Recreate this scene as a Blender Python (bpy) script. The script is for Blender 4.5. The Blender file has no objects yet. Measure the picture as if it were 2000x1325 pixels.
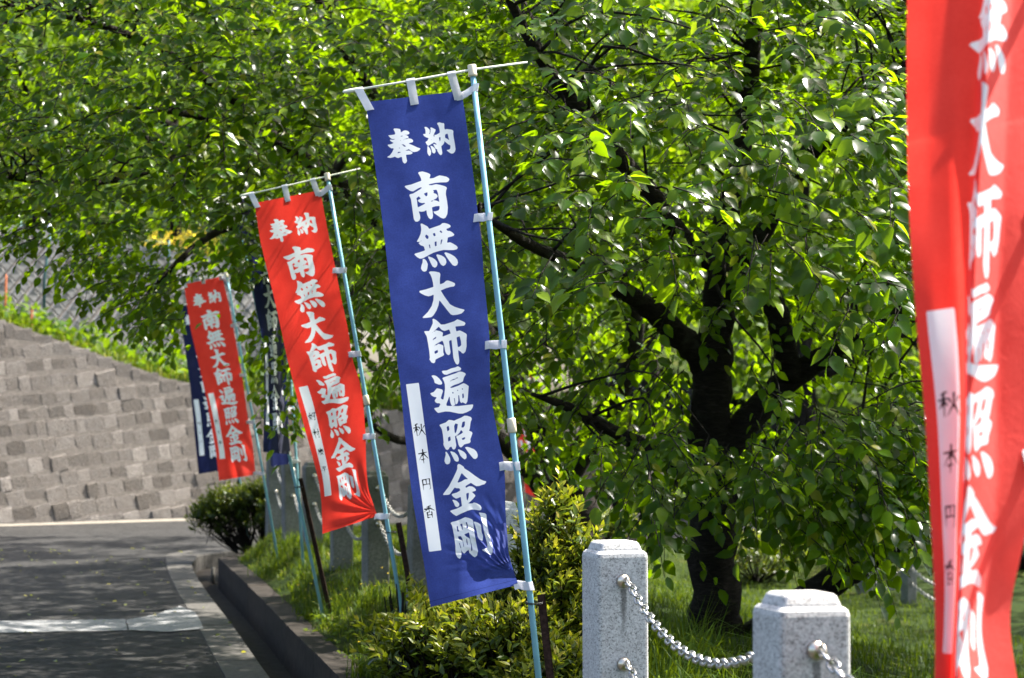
import bpy, bmesh, math, random
import numpy as np
from mathutils import Vector, Matrix

random.seed(7)
rng = np.random.default_rng(11)
R = math.radians
scene = bpy.context.scene
COL = scene.collection

# ------------------------------------------------------------------ camera
F = 4500.0                       # focal length in pixels of the 2000 px wide photograph
CAM = Vector((0.0, 0.0, 1.5))
PITCH = math.atan(157.5 / F)
cd = bpy.data.cameras.new("camera")
cam = bpy.data.objects.new("camera", cd)
COL.objects.link(cam)
cam.location = CAM
cam.rotation_euler = (math.pi / 2 + PITCH, 0, 0)
cd.sensor_width = 36.0
cd.lens = 36.0 * F / 2000.0
cd.clip_start = 0.1
cd.clip_end = 2000
cd.dof.use_dof = True
cd.dof.focus_distance = 8.25
cd.dof.aperture_fstop = 6.0
scene.camera = cam

# ------------------------------------------------------------------ sky and sun
SUN_AZ, SUN_EL = R(62), R(57)    # azimuth clockwise from the view direction
SUN = Vector((math.sin(SUN_AZ) * math.cos(SUN_EL), math.cos(SUN_AZ) * math.cos(SUN_EL), math.sin(SUN_EL)))
w = bpy.data.worlds.new("World")
scene.world = w
w.use_nodes = True
nt = w.node_tree
nt.nodes.clear()
wo = nt.nodes.new("ShaderNodeOutputWorld")
wb = nt.nodes.new("ShaderNodeBackground")
ws = nt.nodes.new("ShaderNodeTexSky")
ws.sky_type = 'NISHITA'
ws.sun_disc = False
ws.sun_elevation = SUN_EL
ws.sun_rotation = SUN_AZ
ws.dust_density = 4.0
ws.ozone_density = 0.5
wb.inputs[1].default_value = 0.105
nt.links.new(ws.outputs[0], wb.inputs[0])
nt.links.new(wb.outputs[0], wo.inputs[0])
sd = bpy.data.lights.new("sun", 'SUN')
sd.energy = 5.0
sd.angle = R(0.53)
sd.color = (1.0, 0.95, 0.86)
so = bpy.data.objects.new("sun", sd)
COL.objects.link(so)
so.rotation_euler = (-SUN).to_track_quat('-Z', 'Y').to_euler()
so.location = (10, 0, 20)
scene.view_settings.view_transform = 'Standard'
scene.view_settings.look = 'None'
scene.view_settings.gamma = 1.0
scene.view_settings.exposure = 2.2
scene.cycles.use_denoising = True
scene.cycles.max_bounces = 7
scene.cycles.diffuse_bounces = 2
scene.cycles.transmission_bounces = 4
scene.cycles.glossy_bounces = 3
scene.cycles.caustics_reflective = False
scene.cycles.caustics_refractive = False


# ------------------------------------------------------------------ geometry helpers
CP, SP = math.cos(PITCH), math.sin(PITCH)


def at(px, py, d):
    """world point at forward distance d seen at photograph pixel (px, py)"""
    xc, yc = (px - 1000.0) / F, -(py - 662.5) / F
    dy, dz = CP - SP * yc, SP + CP * yc
    k = d / dy
    return Vector((xc * k, d, 1.5 + dz * k))


def ground_at(px, py, z=0.0):
    xc, yc = (px - 1000.0) / F, -(py - 662.5) / F
    dy, dz = CP - SP * yc, SP + CP * yc
    k = (z - 1.5) / dz
    return Vector((xc * k, dy * k, z))


def project(P):
    P = np.asarray(P, float)
    x, y, z = P[..., 0], P[..., 1], P[..., 2] - 1.5
    zc = y * CP + z * SP
    yc = -y * SP + z * CP
    return 1000 + F * x / zc, 662.5 - F * yc / zc


def mesh_from(name, V, Fc, smooth=False):
    me = bpy.data.meshes.new(name)
    me.from_pydata([tuple(v) for v in V], [], Fc)
    me.update()
    if smooth:
        me.polygons.foreach_set("use_smooth", [True] * len(me.polygons))
    return me


def mesh_np(name, V, T, smooth=True, tint=None, nper=3):
    """fast mesh from numpy arrays; T is (n, nper)"""
    V = np.ascontiguousarray(V, np.float32)
    T = np.ascontiguousarray(T, np.int32)
    me = bpy.data.meshes.new(name)
    me.vertices.add(len(V))
    me.vertices.foreach_set("co", V.ravel())
    n = len(T)
    me.loops.add(n * nper)
    me.loops.foreach_set("vertex_index", T.ravel())
    me.polygons.add(n)
    me.polygons.foreach_set("loop_start", np.arange(n, dtype=np.int32) * nper)
    if smooth:
        me.polygons.foreach_set("use_smooth", np.ones(n, bool))
    if tint is not None:
        a = me.attributes.new("tint", 'FLOAT', 'POINT')
        a.data.foreach_set("value", np.ascontiguousarray(tint, np.float32))
    me.update(calc_edges=True)
    me.validate()
    return me


def obj(name, me, mat=None, parent=None, loc=None, kind=None):
    o = bpy.data.objects.new(name, me)
    COL.objects.link(o)
    if mat is not None and me is not None and not me.materials:
        me.materials.append(mat)
    if parent is not None:
        o.parent = parent
        o.matrix_parent_inverse = Matrix.Translation(-parent.location)
    if loc is not None:
        o.location = loc
    if kind:
        o["kind"] = kind
    return o


def empty(name, loc, label, cat, group=None):
    o = bpy.data.objects.new(name, None)
    o.empty_display_size = 0.1
    COL.objects.link(o)
    o.location = loc
    tag(o, label, cat, group)
    return o


def tag(o, label, cat, group=None):
    o["label"] = label
    o["category"] = cat
    if group:
        o["group"] = group
    return o


class MB:
    def __init__(self):
        self.V, self.F = [], []

    def add(self, V, Fc):
        b = len(self.V)
        self.V += [tuple(v) for v in V]
        self.F += [tuple(i + b for i in f) for f in Fc]

    def box(self, c, hx, hy, hz):
        """c centre, hx hy hz half axis vectors"""
        c, hx, hy, hz = Vector(c), Vector(hx), Vector(hy), Vector(hz)
        V = [c + sx * hx + sy * hy + sz * hz for sz in (-1, 1) for sy in (-1, 1) for sx in (-1, 1)]
        self.add(V, [(0, 2, 3, 1), (4, 5, 7, 6), (0, 1, 5, 4), (2, 6, 7, 3), (0, 4, 6, 2), (1, 3, 7, 5)])

    def tube(self, pts, radii, n=8, cap=True, rough=0.0):
        pts = [Vector(p) for p in pts]
        if not hasattr(radii, "__len__"):
            radii = [radii] * len(pts)
        rings, prev = [], None
        for i, p in enumerate(pts):
            t = (pts[min(i + 1, len(pts) - 1)] - pts[max(i - 1, 0)]).normalized()
            if prev is None:
                a = t.orthogonal().normalized()
            else:
                a = (prev - t * prev.dot(t)).normalized()
            prev = a
            b = t.cross(a)
            ring = []
            for k in range(n):
                th = 2 * math.pi * k / n
                rr = radii[i] * (1 + rough * (random.random() - .5))
                ring.append(p + (a * math.cos(th) + b * math.sin(th)) * rr)
            rings.append(ring)
        V = [v for r_ in rings for v in r_]
        Fc = []
        for i in range(len(rings) - 1):
            for k in range(n):
                k2 = (k + 1) % n
                Fc.append((i * n + k, i * n + k2, (i + 1) * n + k2, (i + 1) * n + k))
        if cap:
            Fc.append(tuple(range(n - 1, -1, -1)))
            Fc.append(tuple((len(rings) - 1) * n + k for k in range(n)))
        self.add(V, Fc)

    def build(self, name, mat, parent=None, smooth=False, kind=None):
        return obj(name, mesh_from(name, self.V, self.F, smooth), mat, parent, kind=kind)


def spline(pts, n):
    """Catmull-Rom resample of a list of tuples, n samples per span"""
    P = [np.array(p, float) for p in pts]
    P = [2 * P[0] - P[1]] + P + [2 * P[-1] - P[-2]]
    out = []
    for i in range(1, len(P) - 2):
        for k in range(n):
            t = k / n
            out.append(0.5 * ((2 * P[i]) + (-P[i - 1] + P[i + 1]) * t + (2 * P[i - 1] - 5 * P[i] + 4 * P[i + 1] - P[i + 2]) * t * t
                              + (-P[i - 1] + 3 * P[i] - 3 * P[i + 1] + P[i + 2]) * t ** 3))
    out.append(P[-2])
    return out


def seg_interp(pts, xs):
    a = np.array(pts, float)
    return np.interp(xs, a[:, 0], a[:, 1])


# ------------------------------------------------------------------ material helpers
def mat(name):
    m = bpy.data.materials.new(name)
    m.use_nodes = True
    n = m.node_tree
    return m, n, n.nodes["Principled BSDF"], n.nodes["Material Output"]


def node(n, typ, **kw):
    x = n.nodes.new(typ)
    for k, v in kw.items():
        setattr(x, k, v)
    return x


def noise(n, scale, detail=4, rough=.55, co=None, dist=0):
    x = node(n, "ShaderNodeTexNoise")
    x.inputs["Scale"].default_value = scale
    x.inputs["Detail"].default_value = detail
    x.inputs["Roughness"].default_value = rough
    x.inputs["Distortion"].default_value = dist
    if co is not None:
        n.links.new(co, x.inputs["Vector"])
    return x.outputs["Fac"]


def ramp(n, fac, stops):
    x = node(n, "ShaderNodeValToRGB")
    e = x.color_ramp.elements
    while len(e) < len(stops):
        e.new(0.5)
    for q, (p, c) in zip(e, stops):
        q.position = p
        q.color = (*c, 1) if len(c) == 3 else c
    n.links.new(fac, x.inputs[0])
    return x.outputs[0]


def mix(n, fac, a, b, mode='MIX'):
    x = node(n, "ShaderNodeMix", data_type='RGBA', blend_type=mode)
    for s, v in ((0, fac), (6, a), (7, b)):
        if hasattr(v, "links") or isinstance(v, bpy.types.NodeSocket):
            n.links.new(v, x.inputs[s])
        else:
            x.inputs[s].default_value = v if s == 0 else (*v, 1)
    return x.outputs[2]


def bump(n, h, strength, dist, b):
    x = node(n, "ShaderNodeBump")
    x.inputs["Strength"].default_value = strength
    x.inputs["Distance"].default_value = dist
    n.links.new(h, x.inputs["Height"])
    n.links.new(x.outputs[0], b.inputs["Normal"])
    return x


def coords(n, kind="Object"):
    return node(n, "ShaderNodeTexCoord").outputs[kind]


def world_pos(n):
    return node(n, "ShaderNodeNewGeometry").outputs["Position"]


def simple(name, col, rough=.6, metal=0.0, var=.25, scale=30, bmp=0.0):
    m, n, b, _ = mat(name)
    co = world_pos(n)
    f = noise(n, scale, 5, .6, co)
    lo = tuple(c * (1 - var) for c in col)
    hi = tuple(min(1, c * (1 + var)) for c in col)
    n.links.new(ramp(n, f, [(.3, lo), (.7, hi)]), b.inputs["Base Color"])
    b.inputs["Roughness"].default_value = rough
    b.inputs["Metallic"].default_value = metal
    b.inputs["Specular IOR Level"].default_value = .5 if metal > .5 else .12
    if bmp:
        bump(n, f, bmp, .01, b)
    return m


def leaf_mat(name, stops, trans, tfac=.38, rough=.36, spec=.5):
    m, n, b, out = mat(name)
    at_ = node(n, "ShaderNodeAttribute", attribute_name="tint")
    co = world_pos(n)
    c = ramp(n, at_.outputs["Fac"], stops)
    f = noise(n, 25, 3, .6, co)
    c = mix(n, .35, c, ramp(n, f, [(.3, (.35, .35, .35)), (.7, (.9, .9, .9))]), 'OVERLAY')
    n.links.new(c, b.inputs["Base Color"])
    b.inputs["Roughness"].default_value = rough
    b.inputs["Specular IOR Level"].default_value = spec
    tr = node(n, "ShaderNodeBsdfTranslucent")
    tc = mix(n, .5, c, trans)
    tc2 = mix(n, 1.0, tc, (2.3, 2.15, 1.0), 'MULTIPLY')
    n.links.new(tc2, tr.inputs[0])
    ms = node(n, "ShaderNodeMixShader")
    ms.inputs[0].default_value = tfac
    n.links.new(b.outputs[0], ms.inputs[1])
    n.links.new(tr.outputs[0], ms.inputs[2])
    n.links.new(ms.outputs[0], out.inputs[0])
    return m


M = {}
M['cherry'] = leaf_mat("cherry_leaf", [(0, (.002, .009, .0008)), (.45, (.006, .026, .001)), (.75, (.022, .060, .002)), (.92, (.085, .135, .005)), (1, (.14, .13, .012))],
                       (.20, .34, .002), .47, .26, .19)
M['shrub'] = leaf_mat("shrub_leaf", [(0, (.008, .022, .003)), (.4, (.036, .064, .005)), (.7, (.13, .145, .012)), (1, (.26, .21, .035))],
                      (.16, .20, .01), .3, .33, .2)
M['wood_leaf'] = leaf_mat("woodland_leaf", [(0, (.008, .030, .002)), (.5, (.032, .075, .004)), (1, (.11, .16, .010))],
                          (.09, .15, .006), .38, .5, .1)
M['grass'] = leaf_mat("grass_blade", [(0, (.010, .026, .003)), (.5, (.030, .060, .005)), (.9, (.085, .110, .010)), (1, (.17, .15, .05))],
                      (.12, .17, .008), .25, .5, .08)
M['yellow'] = leaf_mat("yellow_leaf_petal", [(0, (.55, .38, .03)), (1, (.75, .6, .08))], (.8, .65, .1), .4, .5, .3)  # petals, and bush leaves with sunlight put into the colour

# bark
m, n, b, _ = mat("bark")
co = world_pos(n)
mp = node(n, "ShaderNodeMapping")
mp.inputs["Scale"].default_value = (1, 1, 5)
n.links.new(co, mp.inputs[0])
f = noise(n, 14, 6, .65, mp.outputs[0], 1.0)
f2 = noise(n, 5, 4, .6, co)
c = ramp(n, f, [(.3, (.006, .005, .0045)), (.55, (.018, .0145, .012)), (.8, (.050, .042, .036))])
c = mix(n, ramp(n, f2, [(.58, (0, 0, 0)), (.78, (.5, .5, .5))]), c, (.075, .08, .065))
n.links.new(c, b.inputs["Base Color"])
b.inputs["Roughness"].default_value = .85
bump(n, f, .8, .03, b)
b.inputs["Specular IOR Level"].default_value = .08
M['bark'] = m

# granite of the posts
m, n, b, _ = mat("granite")
co = coords(n)
v1 = node(n, "ShaderNodeTexVoronoi")
v1.inputs["Scale"].default_value = 260
n.links.new(co, v1.inputs["Vector"])
grain = node(n, "ShaderNodeSeparateColor")
n.links.new(v1.outputs["Color"], grain.inputs[0])
c = ramp(n, grain.outputs[0], [(0, (.15, .15, .145)), (.18, (.33, .328, .316)), (.6, (.45, .448, .432)), (1, (.57, .565, .545))])
f = noise(n, 9, 5, .6, co)
c = mix(n, ramp(n, f, [(.35, (.55, .55, .55)), (.7, (0, 0, 0))]), c, mix(n, .5, c, (.24, .22, .20)))
f3 = noise(n, 55, 6, .75, co)
c = mix(n, ramp(n, f3, [(.60, (0, 0, 0)), (.67, (.8, .8, .8))]), c, (.05, .05, .046))
sxyz = node(n, "ShaderNodeSeparateXYZ")
n.links.new(co, sxyz.inputs[0])
wig = noise(n, 30, 3, .6, co)


def mth(op, a, b_=None, c_=None):
    x = node(n, "ShaderNodeMath", operation=op)
    for i_, v_ in enumerate((a, b_, c_)):
        if v_ is None:
            continue
        if isinstance(v_, (int, float)):
            x.inputs[i_].default_value = v_
        else:
            n.links.new(v_, x.inputs[i_])
    return x.outputs[0]


sx_ = mth('ABSOLUTE', mth('ADD', sxyz.outputs[0], mth('MULTIPLY', mth('SUBTRACT', wig, .5), .018)))
sx_ = mth('SUBTRACT', 1.0, mth('DIVIDE', sx_, .011))
sz_ = mth('MULTIPLY', mth('GREATER_THAN', .640, sxyz.outputs[2]), mth('MAXIMUM', 0.0, mth('DIVIDE', mth('SUBTRACT', sxyz.outputs[2], .48), .16)))
st_ = mth('MULTIPLY', mth('MAXIMUM', 0.0, sx_), mth('MULTIPLY', sz_, mth('LESS_THAN', sxyz.outputs[1], -.07)))
st_ = mth('MINIMUM', 1.0, mth('MULTIPLY', st_, 2.2))
c = mix(n, mth('MULTIPLY', st_, .75), c, (.05, .045, .04))
n.links.new(c, b.inputs["Base Color"])
b.inputs["Roughness"].default_value = .72
bump(n, grain.outputs[0], .25, .002, b)
M['granite'] = m

# darker granite for the far posts
m, n, b, _ = mat("dark_granite")
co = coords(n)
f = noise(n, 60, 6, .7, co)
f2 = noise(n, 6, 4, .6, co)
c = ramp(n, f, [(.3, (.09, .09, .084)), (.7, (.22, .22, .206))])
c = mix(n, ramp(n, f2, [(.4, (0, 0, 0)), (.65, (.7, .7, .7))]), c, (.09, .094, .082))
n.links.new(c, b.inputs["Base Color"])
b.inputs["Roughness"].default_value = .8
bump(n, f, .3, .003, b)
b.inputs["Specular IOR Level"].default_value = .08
M['granite_dark'] = m

M['steel'] = simple("stainless_chain", (.40, .395, .385), .30, 1.0, .12, 60)
M['steel_dull'] = simple("dull_chain", (.26, .255, .245), .45, 1.0, .2, 60)
M['brass'] = simple("eye_flange", (.62, .55, .44), .3, 1.0, .15, 40)
M['pole_blue'] = simple("pale_blue_pole", (.19, .39, .46), .38, 0, .12, 12)
M['pole_cap'] = simple("cream_plastic", (.62, .55, .40), .5, 0, .12, 60)
M['bar_white'] = simple("white_fibre_bar", (.72, .72, .60), .45, 0, .06, 40)
M['rust'] = simple("rusty_iron", (.030, .016, .012), .85, .15, .55, 70, .4)
M['wire'] = simple("dark_wire", (.02, .02, .02), .5, .6, .1)
M['asphalt_edge'] = None

# tie straps
m, n, b, out = mat("white_strap")
co = coords(n)
f = noise(n, 300, 2, .5, co)
n.links.new(ramp(n, f, [(.3, (.74, .74, .78)), (.7, (.84, .84, .86))]), b.inputs["Base Color"])
b.inputs["Roughness"].default_value = .55
tr = node(n, "ShaderNodeBsdfTranslucent")
tr.inputs[0].default_value = (.8, .8, .82, 1)
ms = node(n, "ShaderNodeMixShader")
ms.inputs[0].default_value = .3
n.links.new(b.outputs[0], ms.inputs[1])
n.links.new(tr.outputs[0], ms.inputs[2])
n.links.new(ms.outputs[0], out.inputs[0])
M['strap'] = m


def cloth_mat(name, dye, dye_hi, blot):
    """dyed cotton with resist-printed white lettering; 'ink' is a distance field stored on the cloth"""
    m, n, b, out = mat(name)
    co = coords(n, "UV")
    a1 = node(n, "ShaderNodeAttribute", attribute_name="ink")
    a2 = node(n, "ShaderNodeAttribute", attribute_name="brush")

    def edge(a, wd):
        mr = node(n, "ShaderNodeMapRange")
        mr.inputs["From Min"].default_value = -wd
        mr.inputs["From Max"].default_value = wd
        n.links.new(a.outputs["Fac"], mr.inputs["Value"])
        return mr.outputs[0]
    f = noise(n, 9, 5, .6, co)
    f2 = noise(n, 160, 3, .6, co)
    base = mix(n, ramp(n, f, [(.3, (0, 0, 0)), (.75, (1, 1, 1))]), dye, dye_hi)
    base = mix(n, .30, base, ramp(n, f2, [(.25, (.25, .25, .25)), (.75, (.75, .75, .75))]), 'OVERLAY')
    f3 = noise(n, 5.3, 6, .75, co)
    base = mix(n, ramp(n, f3, [(.70, (0, 0, 0)), (.82, (blot, blot, blot))]), base, (.6, .6, .66))
    white = mix(n, ramp(n, f, [(.3, (0, 0, 0)), (.7, (1, 1, 1))]), (.76, .78, .83), (.84, .85, .88))
    sx = node(n, "ShaderNodeSeparateXYZ")
    n.links.new(co, sx.inputs[0])
    hem = ramp(n, sx.outputs[1], [(0, (0, 0, 0))] * 2)
    hr = [x for x in n.nodes if x.bl_idname == "ShaderNodeValToRGB"][-1]
    hm = node(n, "ShaderNodeMath", operation='COMPARE')
    hm.inputs[1].default_value = 1.781
    hm.inputs[2].default_value = .0012
    n.links.new(sx.outputs[1], hm.inputs[0])
    n.nodes.remove(hr)
    hs = node(n, "ShaderNodeMath", operation='MULTIPLY')
    hs.inputs[1].default_value = .45
    n.links.new(hm.outputs[0], hs.inputs[0])
    base = mix(n, hs.outputs[0], base, tuple(x * .35 for x in dye))
    c = mix(n, edge(a1, .35), base, white)
    c = mix(n, edge(a2, .25), c, (.015, .016, .022))
    n.links.new(c, b.inputs["Base Color"])
    b.inputs["Roughness"].default_value = .8
    b.inputs["Specular IOR Level"].default_value = .2
    b.inputs["Sheen Weight"].default_value = .15
    wr = noise(n, 22, 5, .65, co, 1.8)
    ad = node(n, 'ShaderNodeMath', operation='MULTIPLY_ADD')
    ad.inputs[1].default_value = 4.0
    n.links.new(wr, ad.inputs[0])
    n.links.new(f2, ad.inputs[2])
    bump(n, ad.outputs[0], .22, .0014, b)
    tr = node(n, "ShaderNodeBsdfTranslucent")
    n.links.new(c, tr.inputs[0])
    ms = node(n, "ShaderNodeMixShader")
    ms.inputs[0].default_value = .42
    n.links.new(b.outputs[0], ms.inputs[1])
    n.links.new(tr.outputs[0], ms.inputs[2])
    n.links.new(ms.outputs[0], out.inputs[0])
    return m


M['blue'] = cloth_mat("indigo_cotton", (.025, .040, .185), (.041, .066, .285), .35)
M['shadowed'] = cloth_mat("shadowed_indigo_cotton", (.009, .012, .050), (.013, .017, .066), .1)  # the blue cloth again, with tree shade put into its colour
M['red'] = cloth_mat("vermilion_cotton", (.80, .040, .026), (.90, .056, .036), .04)
M['red_near'] = cloth_mat("bright_vermilion_cotton", (.78, .042, .030), (.88, .060, .044), .0)

# road asphalt
m, n, b, _ = mat("asphalt")
co = world_pos(n)
f = noise(n, 90, 6, .78, co)
f2 = noise(n, 1.3, 5, .6, co)
c = ramp(n, f, [(.28, (.010, .010, .010)), (.55, (.034, .033, .032)), (.8, (.10, .097, .094))])
c = mix(n, ramp(n, f2, [(.35, (0, 0, 0)), (.7, (.6, .6, .6))]), c, (.055, .053, .051))
# ring grooves pressed into the slope paving
mp = node(n, "ShaderNodeVectorMath", operation='SCALE')
mp.inputs[3].default_value = 2.6
n.links.new(co, mp.inputs[0])
fr = node(n, "ShaderNodeVectorMath", operation='FRACTION')
n.links.new(mp.outputs[0], fr.inputs[0])
sb = node(n, "ShaderNodeVectorMath", operation='SUBTRACT')
sb.inputs[1].default_value = (.5, .5, 0)
n.links.new(fr.outputs[0], sb.inputs[0])
mz = node(n, "ShaderNodeVectorMath", operation='MULTIPLY')
mz.inputs[1].default_value = (1, 1, 0)
n.links.new(sb.outputs[0], mz.inputs[0])
ln = node(n, "ShaderNodeVectorMath", operation='LENGTH')
n.links.new(mz.outputs[0], ln.inputs[0])
rg = ramp(n, ln.outputs["Value"], [(.30, (0, 0, 0)), (.335, (1, 1, 1)), (.36, (1, 1, 1)), (.395, (0, 0, 0))])
wear = noise(n, 2.2, 3, .5, co)
rgw = mix(n, 1.0, rg, ramp(n, wear, [(.42, (0, 0, 0)), (.6, (.75, .75, .75))]), 'MULTIPLY')
f6 = noise(n, 24, 5, .8, co)
c = mix(n, .8, c, ramp(n, f6, [(.34, (.12, .12, .12)), (.66, (.88, .88, .88))]), 'OVERLAY')
f5 = noise(n, 7, 5, .7, co)
c = mix(n, ramp(n, f5, [(.38, (.75, .75, .75)), (.58, (0, 0, 0))]), c, (.014, .0135, .013))
c = mix(n, rgw, c, (.012, .0118, .0115))
n.links.new(c, b.inputs["Base Color"])
b.inputs["Roughness"].default_value = .86
bump(n, f, .9, .012, b)
b.inputs["Specular IOR Level"].default_value = .08
M['asphalt'] = m

M['concrete'] = simple("weathered_concrete", (.062, .058, .053), .88, 0, .45, 26, .35)
M['concrete_dark'] = simple("mossy_dark_concrete", (.022, .018, .015), .9, 0, .6, 14, .5)
M['concrete_pale'] = simple("pale_concrete_patch", (.17, .17, .172), .85, 0, .35, 40, .4)
M['plaza'] = simple('pale_paving', (.16, .145, .122), .9, 0, .3, 8, .3)
M['wall_concrete'] = simple("grey_block_concrete", (.20, .195, .19), .88, 0, .3, 9, .3)
M['wall_joint'] = simple("wall_backing_mortar", (.125, .11, .098), .9, 0, .3, 20, .3)
M['soil'] = simple("soil", (.042, .036, .022), .95, 0, .5, 12, .5)

m, n, b, _ = mat("lawn")
co = world_pos(n)
f = noise(n, 1.4, 6, .65, co)
f2 = noise(n, 60, 4, .7, co)
c = ramp(n, f, [(.3, (.007, .016, .001)), (.55, (.019, .032, .002)), (.78, (.062, .055, .012))])
c = mix(n, .5, c, ramp(n, f2, [(.3, (.2, .2, .2)), (.7, (.8, .8, .8))]), 'OVERLAY')
n.links.new(c, b.inputs["Base Color"])
b.inputs["Roughness"].default_value = .9
bump(n, f2, .8, .03, b)
b.inputs["Specular IOR Level"].default_value = .08
M['lawn'] = m

# retaining wall stone: tone differs from stone to stone
m, n, b, _ = mat("wall_stone")
co = world_pos(n)
oi = node(n, "ShaderNodeObjectInfo")
f = noise(n, 7, 6, .65, co)
f2 = noise(n, 45, 4, .65, co)
c = ramp(n, oi.outputs["Random"], [(0, (.098, .088, .080)), (.3, (.145, .131, .120)), (.75, (.19, .172, .158)), (1, (.29, .262, .24))])
c = mix(n, ramp(n, f, [(.4, (.65, .65, .65)), (.65, (0, 0, 0))]), c, mix(n, .5, c, (.13, .105, .085)))
c = mix(n, .4, c, ramp(n, f2, [(.3, (.25, .25, .25)), (.7, (.8, .8, .8))]), 'OVERLAY')
n.links.new(c, b.inputs["Base Color"])
b.inputs["Roughness"].default_value = .82
bump(n, f2, 1.0, .03, b)
b.inputs["Specular IOR Level"].default_value = .08
M['stone'] = m

# ================================================================== THE SETTING
KERB = [(1, .40), (5, .12), (7, -.08), (10, -.52), (12.5, -.96), (14.7, -1.375), (18, -1.98), (22.8, -2.90), (24.3, -2.78), (25.6, -2.35), (26.4, -1.5), (26.7, -.4)]
POSTS = [(1.02, 2.85), (.605, 4.86), (.31, 6.92), (-.06, 10.2), (-.55, 14.0), (-.945, 16.0), (-1.33, 18.0), (-1.73, 20.0), (-2.07, 21.7), (-2.42, 23.5)]


def x_kerb(y):
    a = np.array(KERB)
    return np.interp(y, a[:, 0], a[:, 1])


def x_fence(y):
    a = np.array(POSTS)[:, ::-1]
    return np.interp(y, a[:, 0], a[:, 1])


def sstep(a, b_, x):
    t = np.clip((x - a) / (b_ - a), 0, 1)
    return t * t * (3 - 2 * t)


def bed_z(x, y):
    x, y = np.asarray(x, float), np.asarray(y, float)
    k, fx = x_kerb(y) + .16, x_fence(y)
    fx = np.maximum(fx, k + .3)
    z = .13 + .23 * sstep(0, 1, (x - k) / (fx - k))
    drop = .62 * sstep(.8, 5.0, x - fx)
    z = z - drop + .02 * np.sin(x * 3.1 + y) * np.cos(y * 2.3)
    far = sstep(24.0, 26.7, y)
    return z * (1 - far) + .06 * far


# broad ground sheet to the horizon
V = [(-600, -50, -.75), (600, -50, -.75), (600, 1200, -.75), (-600, 1200, -.75)]
obj("ground", mesh_from("ground", V, [(0, 1, 2, 3)]), M['lawn'], kind="structure")

# road edge strip boundaries (left = against the asphalt, right = lip of the gutter)
STRIP_L = [(1, -.05), (5, -.20), (7, -.42), (10, -.98), (13.4, -1.66), (16.5, -2.23), (21.1, -3.10), (23.5, -3.52), (25.3, -3.80), (26.4, -3.72), (27.2, -3.3)]
STRIP_R = [(1, .22), (5, .06), (7, -.16), (10, -.72), (13.4, -1.40), (16.5, -1.97), (21.1, -2.84), (23.5, -3.26), (25.0, -3.45), (26.0, -3.36), (26.7, -3.0)]

V = []
ry = np.concatenate([np.linspace(1, 24, 47), np.linspace(24.3, 27.2, 12)])
for y in ry:
    V += [(-45, y, 0), (float(seg_interp(STRIP_L, [y])[0]), y, 0)]
Fc = [(2 * i, 2 * i + 1, 2 * i + 3, 2 * i + 2) for i in range(len(ry) - 1)]
k = len(V)
V += [(-45, 60, 0), (-3.3, 60, 0), (-2.2, 27.6, 0), (-2.2, 60, 0), (2, 27.7, 0), (2, 60, 0), (45, 27.2, 0), (45, 60, 0)]
Fc += [(k - 2, k - 1, k + 1, k), (k - 1, k + 2, k + 3, k + 1), (k + 2, k + 4, k + 5, k + 3), (k + 4, k + 6, k + 7, k + 5)]
me = mesh_from("road", V, Fc)
obj("road", me, M['asphalt'], kind="structure")

# gutter channel floor
V, Fc = [], []
ys = np.linspace(1, 26.6, 60)
for y in ys:
    V += [(seg_interp(STRIP_R, [y])[0] - .05, y, -.16), (x_kerb(y) + .05, y, -.16)]
Fc = [(2 * i, 2 * i + 1, 2 * i + 3, 2 * i + 2) for i in range(len(ys) - 1)]
obj("gutter", mesh_from("gutter", V, Fc), M['concrete_dark'], kind="structure")


def block_run(L, Rr, z0, z1, name, matl, parent, seg, gap, jitter=0.004):
    """a run of cast blocks between two plan curves; every block its own object"""
    n_ = len(L) - 1
    for i in range(n_):
        a, b_ = Vector(L[i]), Vector(L[i + 1])
        c, d = Vector(Rr[i]), Vector(Rr[i + 1])
        g = gap / max((b_ - a).length, .01)
        a2, b2 = a.lerp(b_, g), b_.lerp(a, g)
        c2, d2 = c.lerp(d, g), d.lerp(c, g)
        dz = random.uniform(-jitter, jitter)
        e = .014
        top = []
        bot = []
        for p in (a2, c2, d2, b2):
            bot.append((p.x, p.y, z0))
        ctr = (a2 + b2 + c2 + d2) / 4
        mid = [(p.x, p.y, z1 + dz - e) for p in (a2, c2, d2, b2)]
        for p in (a2, c2, d2, b2):
            q = p + (ctr - p).normalized() * e * 1.4
            top.append((q.x, q.y, z1 + dz))
        V = bot + mid + top
        Fc = [(8, 9, 10, 11)]
        for k in range(4):
            k2 = (k + 1) % 4
            Fc += [(k, k2, 4 + k2, 4 + k), (4 + k, 4 + k2, 8 + k2, 8 + k)]
        obj(name, mesh_from(name, V, Fc), matl, parent)


def resample_y(curve, y0, y1, step):
    yy = np.arange(y0, y1 + 1e-6, step)
    return [(float(np.interp(y, [c[0] for c in curve], [c[1] for c in curve])), float(y), 0) for y in yy]


strip = bpy.data.objects.new("road_edge_strip", None)
COL.objects.link(strip)
strip["kind"] = "structure"
block_run(resample_y(STRIP_L, 1.2, 25.2, 1.2), resample_y(STRIP_R, 1.2, 25.2, 1.2), -.35, .006, "concrete_slab", M['concrete'], strip, 1.2, .006, .003)
cor_o = [(-3.80, 25.2, 0), (-3.83, 25.8, 0), (-3.70, 26.45, 0), (-3.3, 27.2, 0), (-2.2, 27.6, 0), (-.2, 27.66, 0), (2, 27.7, 0)]
cor_i = [(-3.46, 25.2, 0), (-3.42, 25.7, 0), (-3.27, 26.15, 0), (-2.95, 26.75, 0), (-2.1, 27.2, 0), (-.2, 27.3, 0), (2, 27.35, 0)]
block_run(cor_o, cor_i, -.35, .006, "concrete_slab", M['concrete'], strip, 1, .006, .002)

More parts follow.
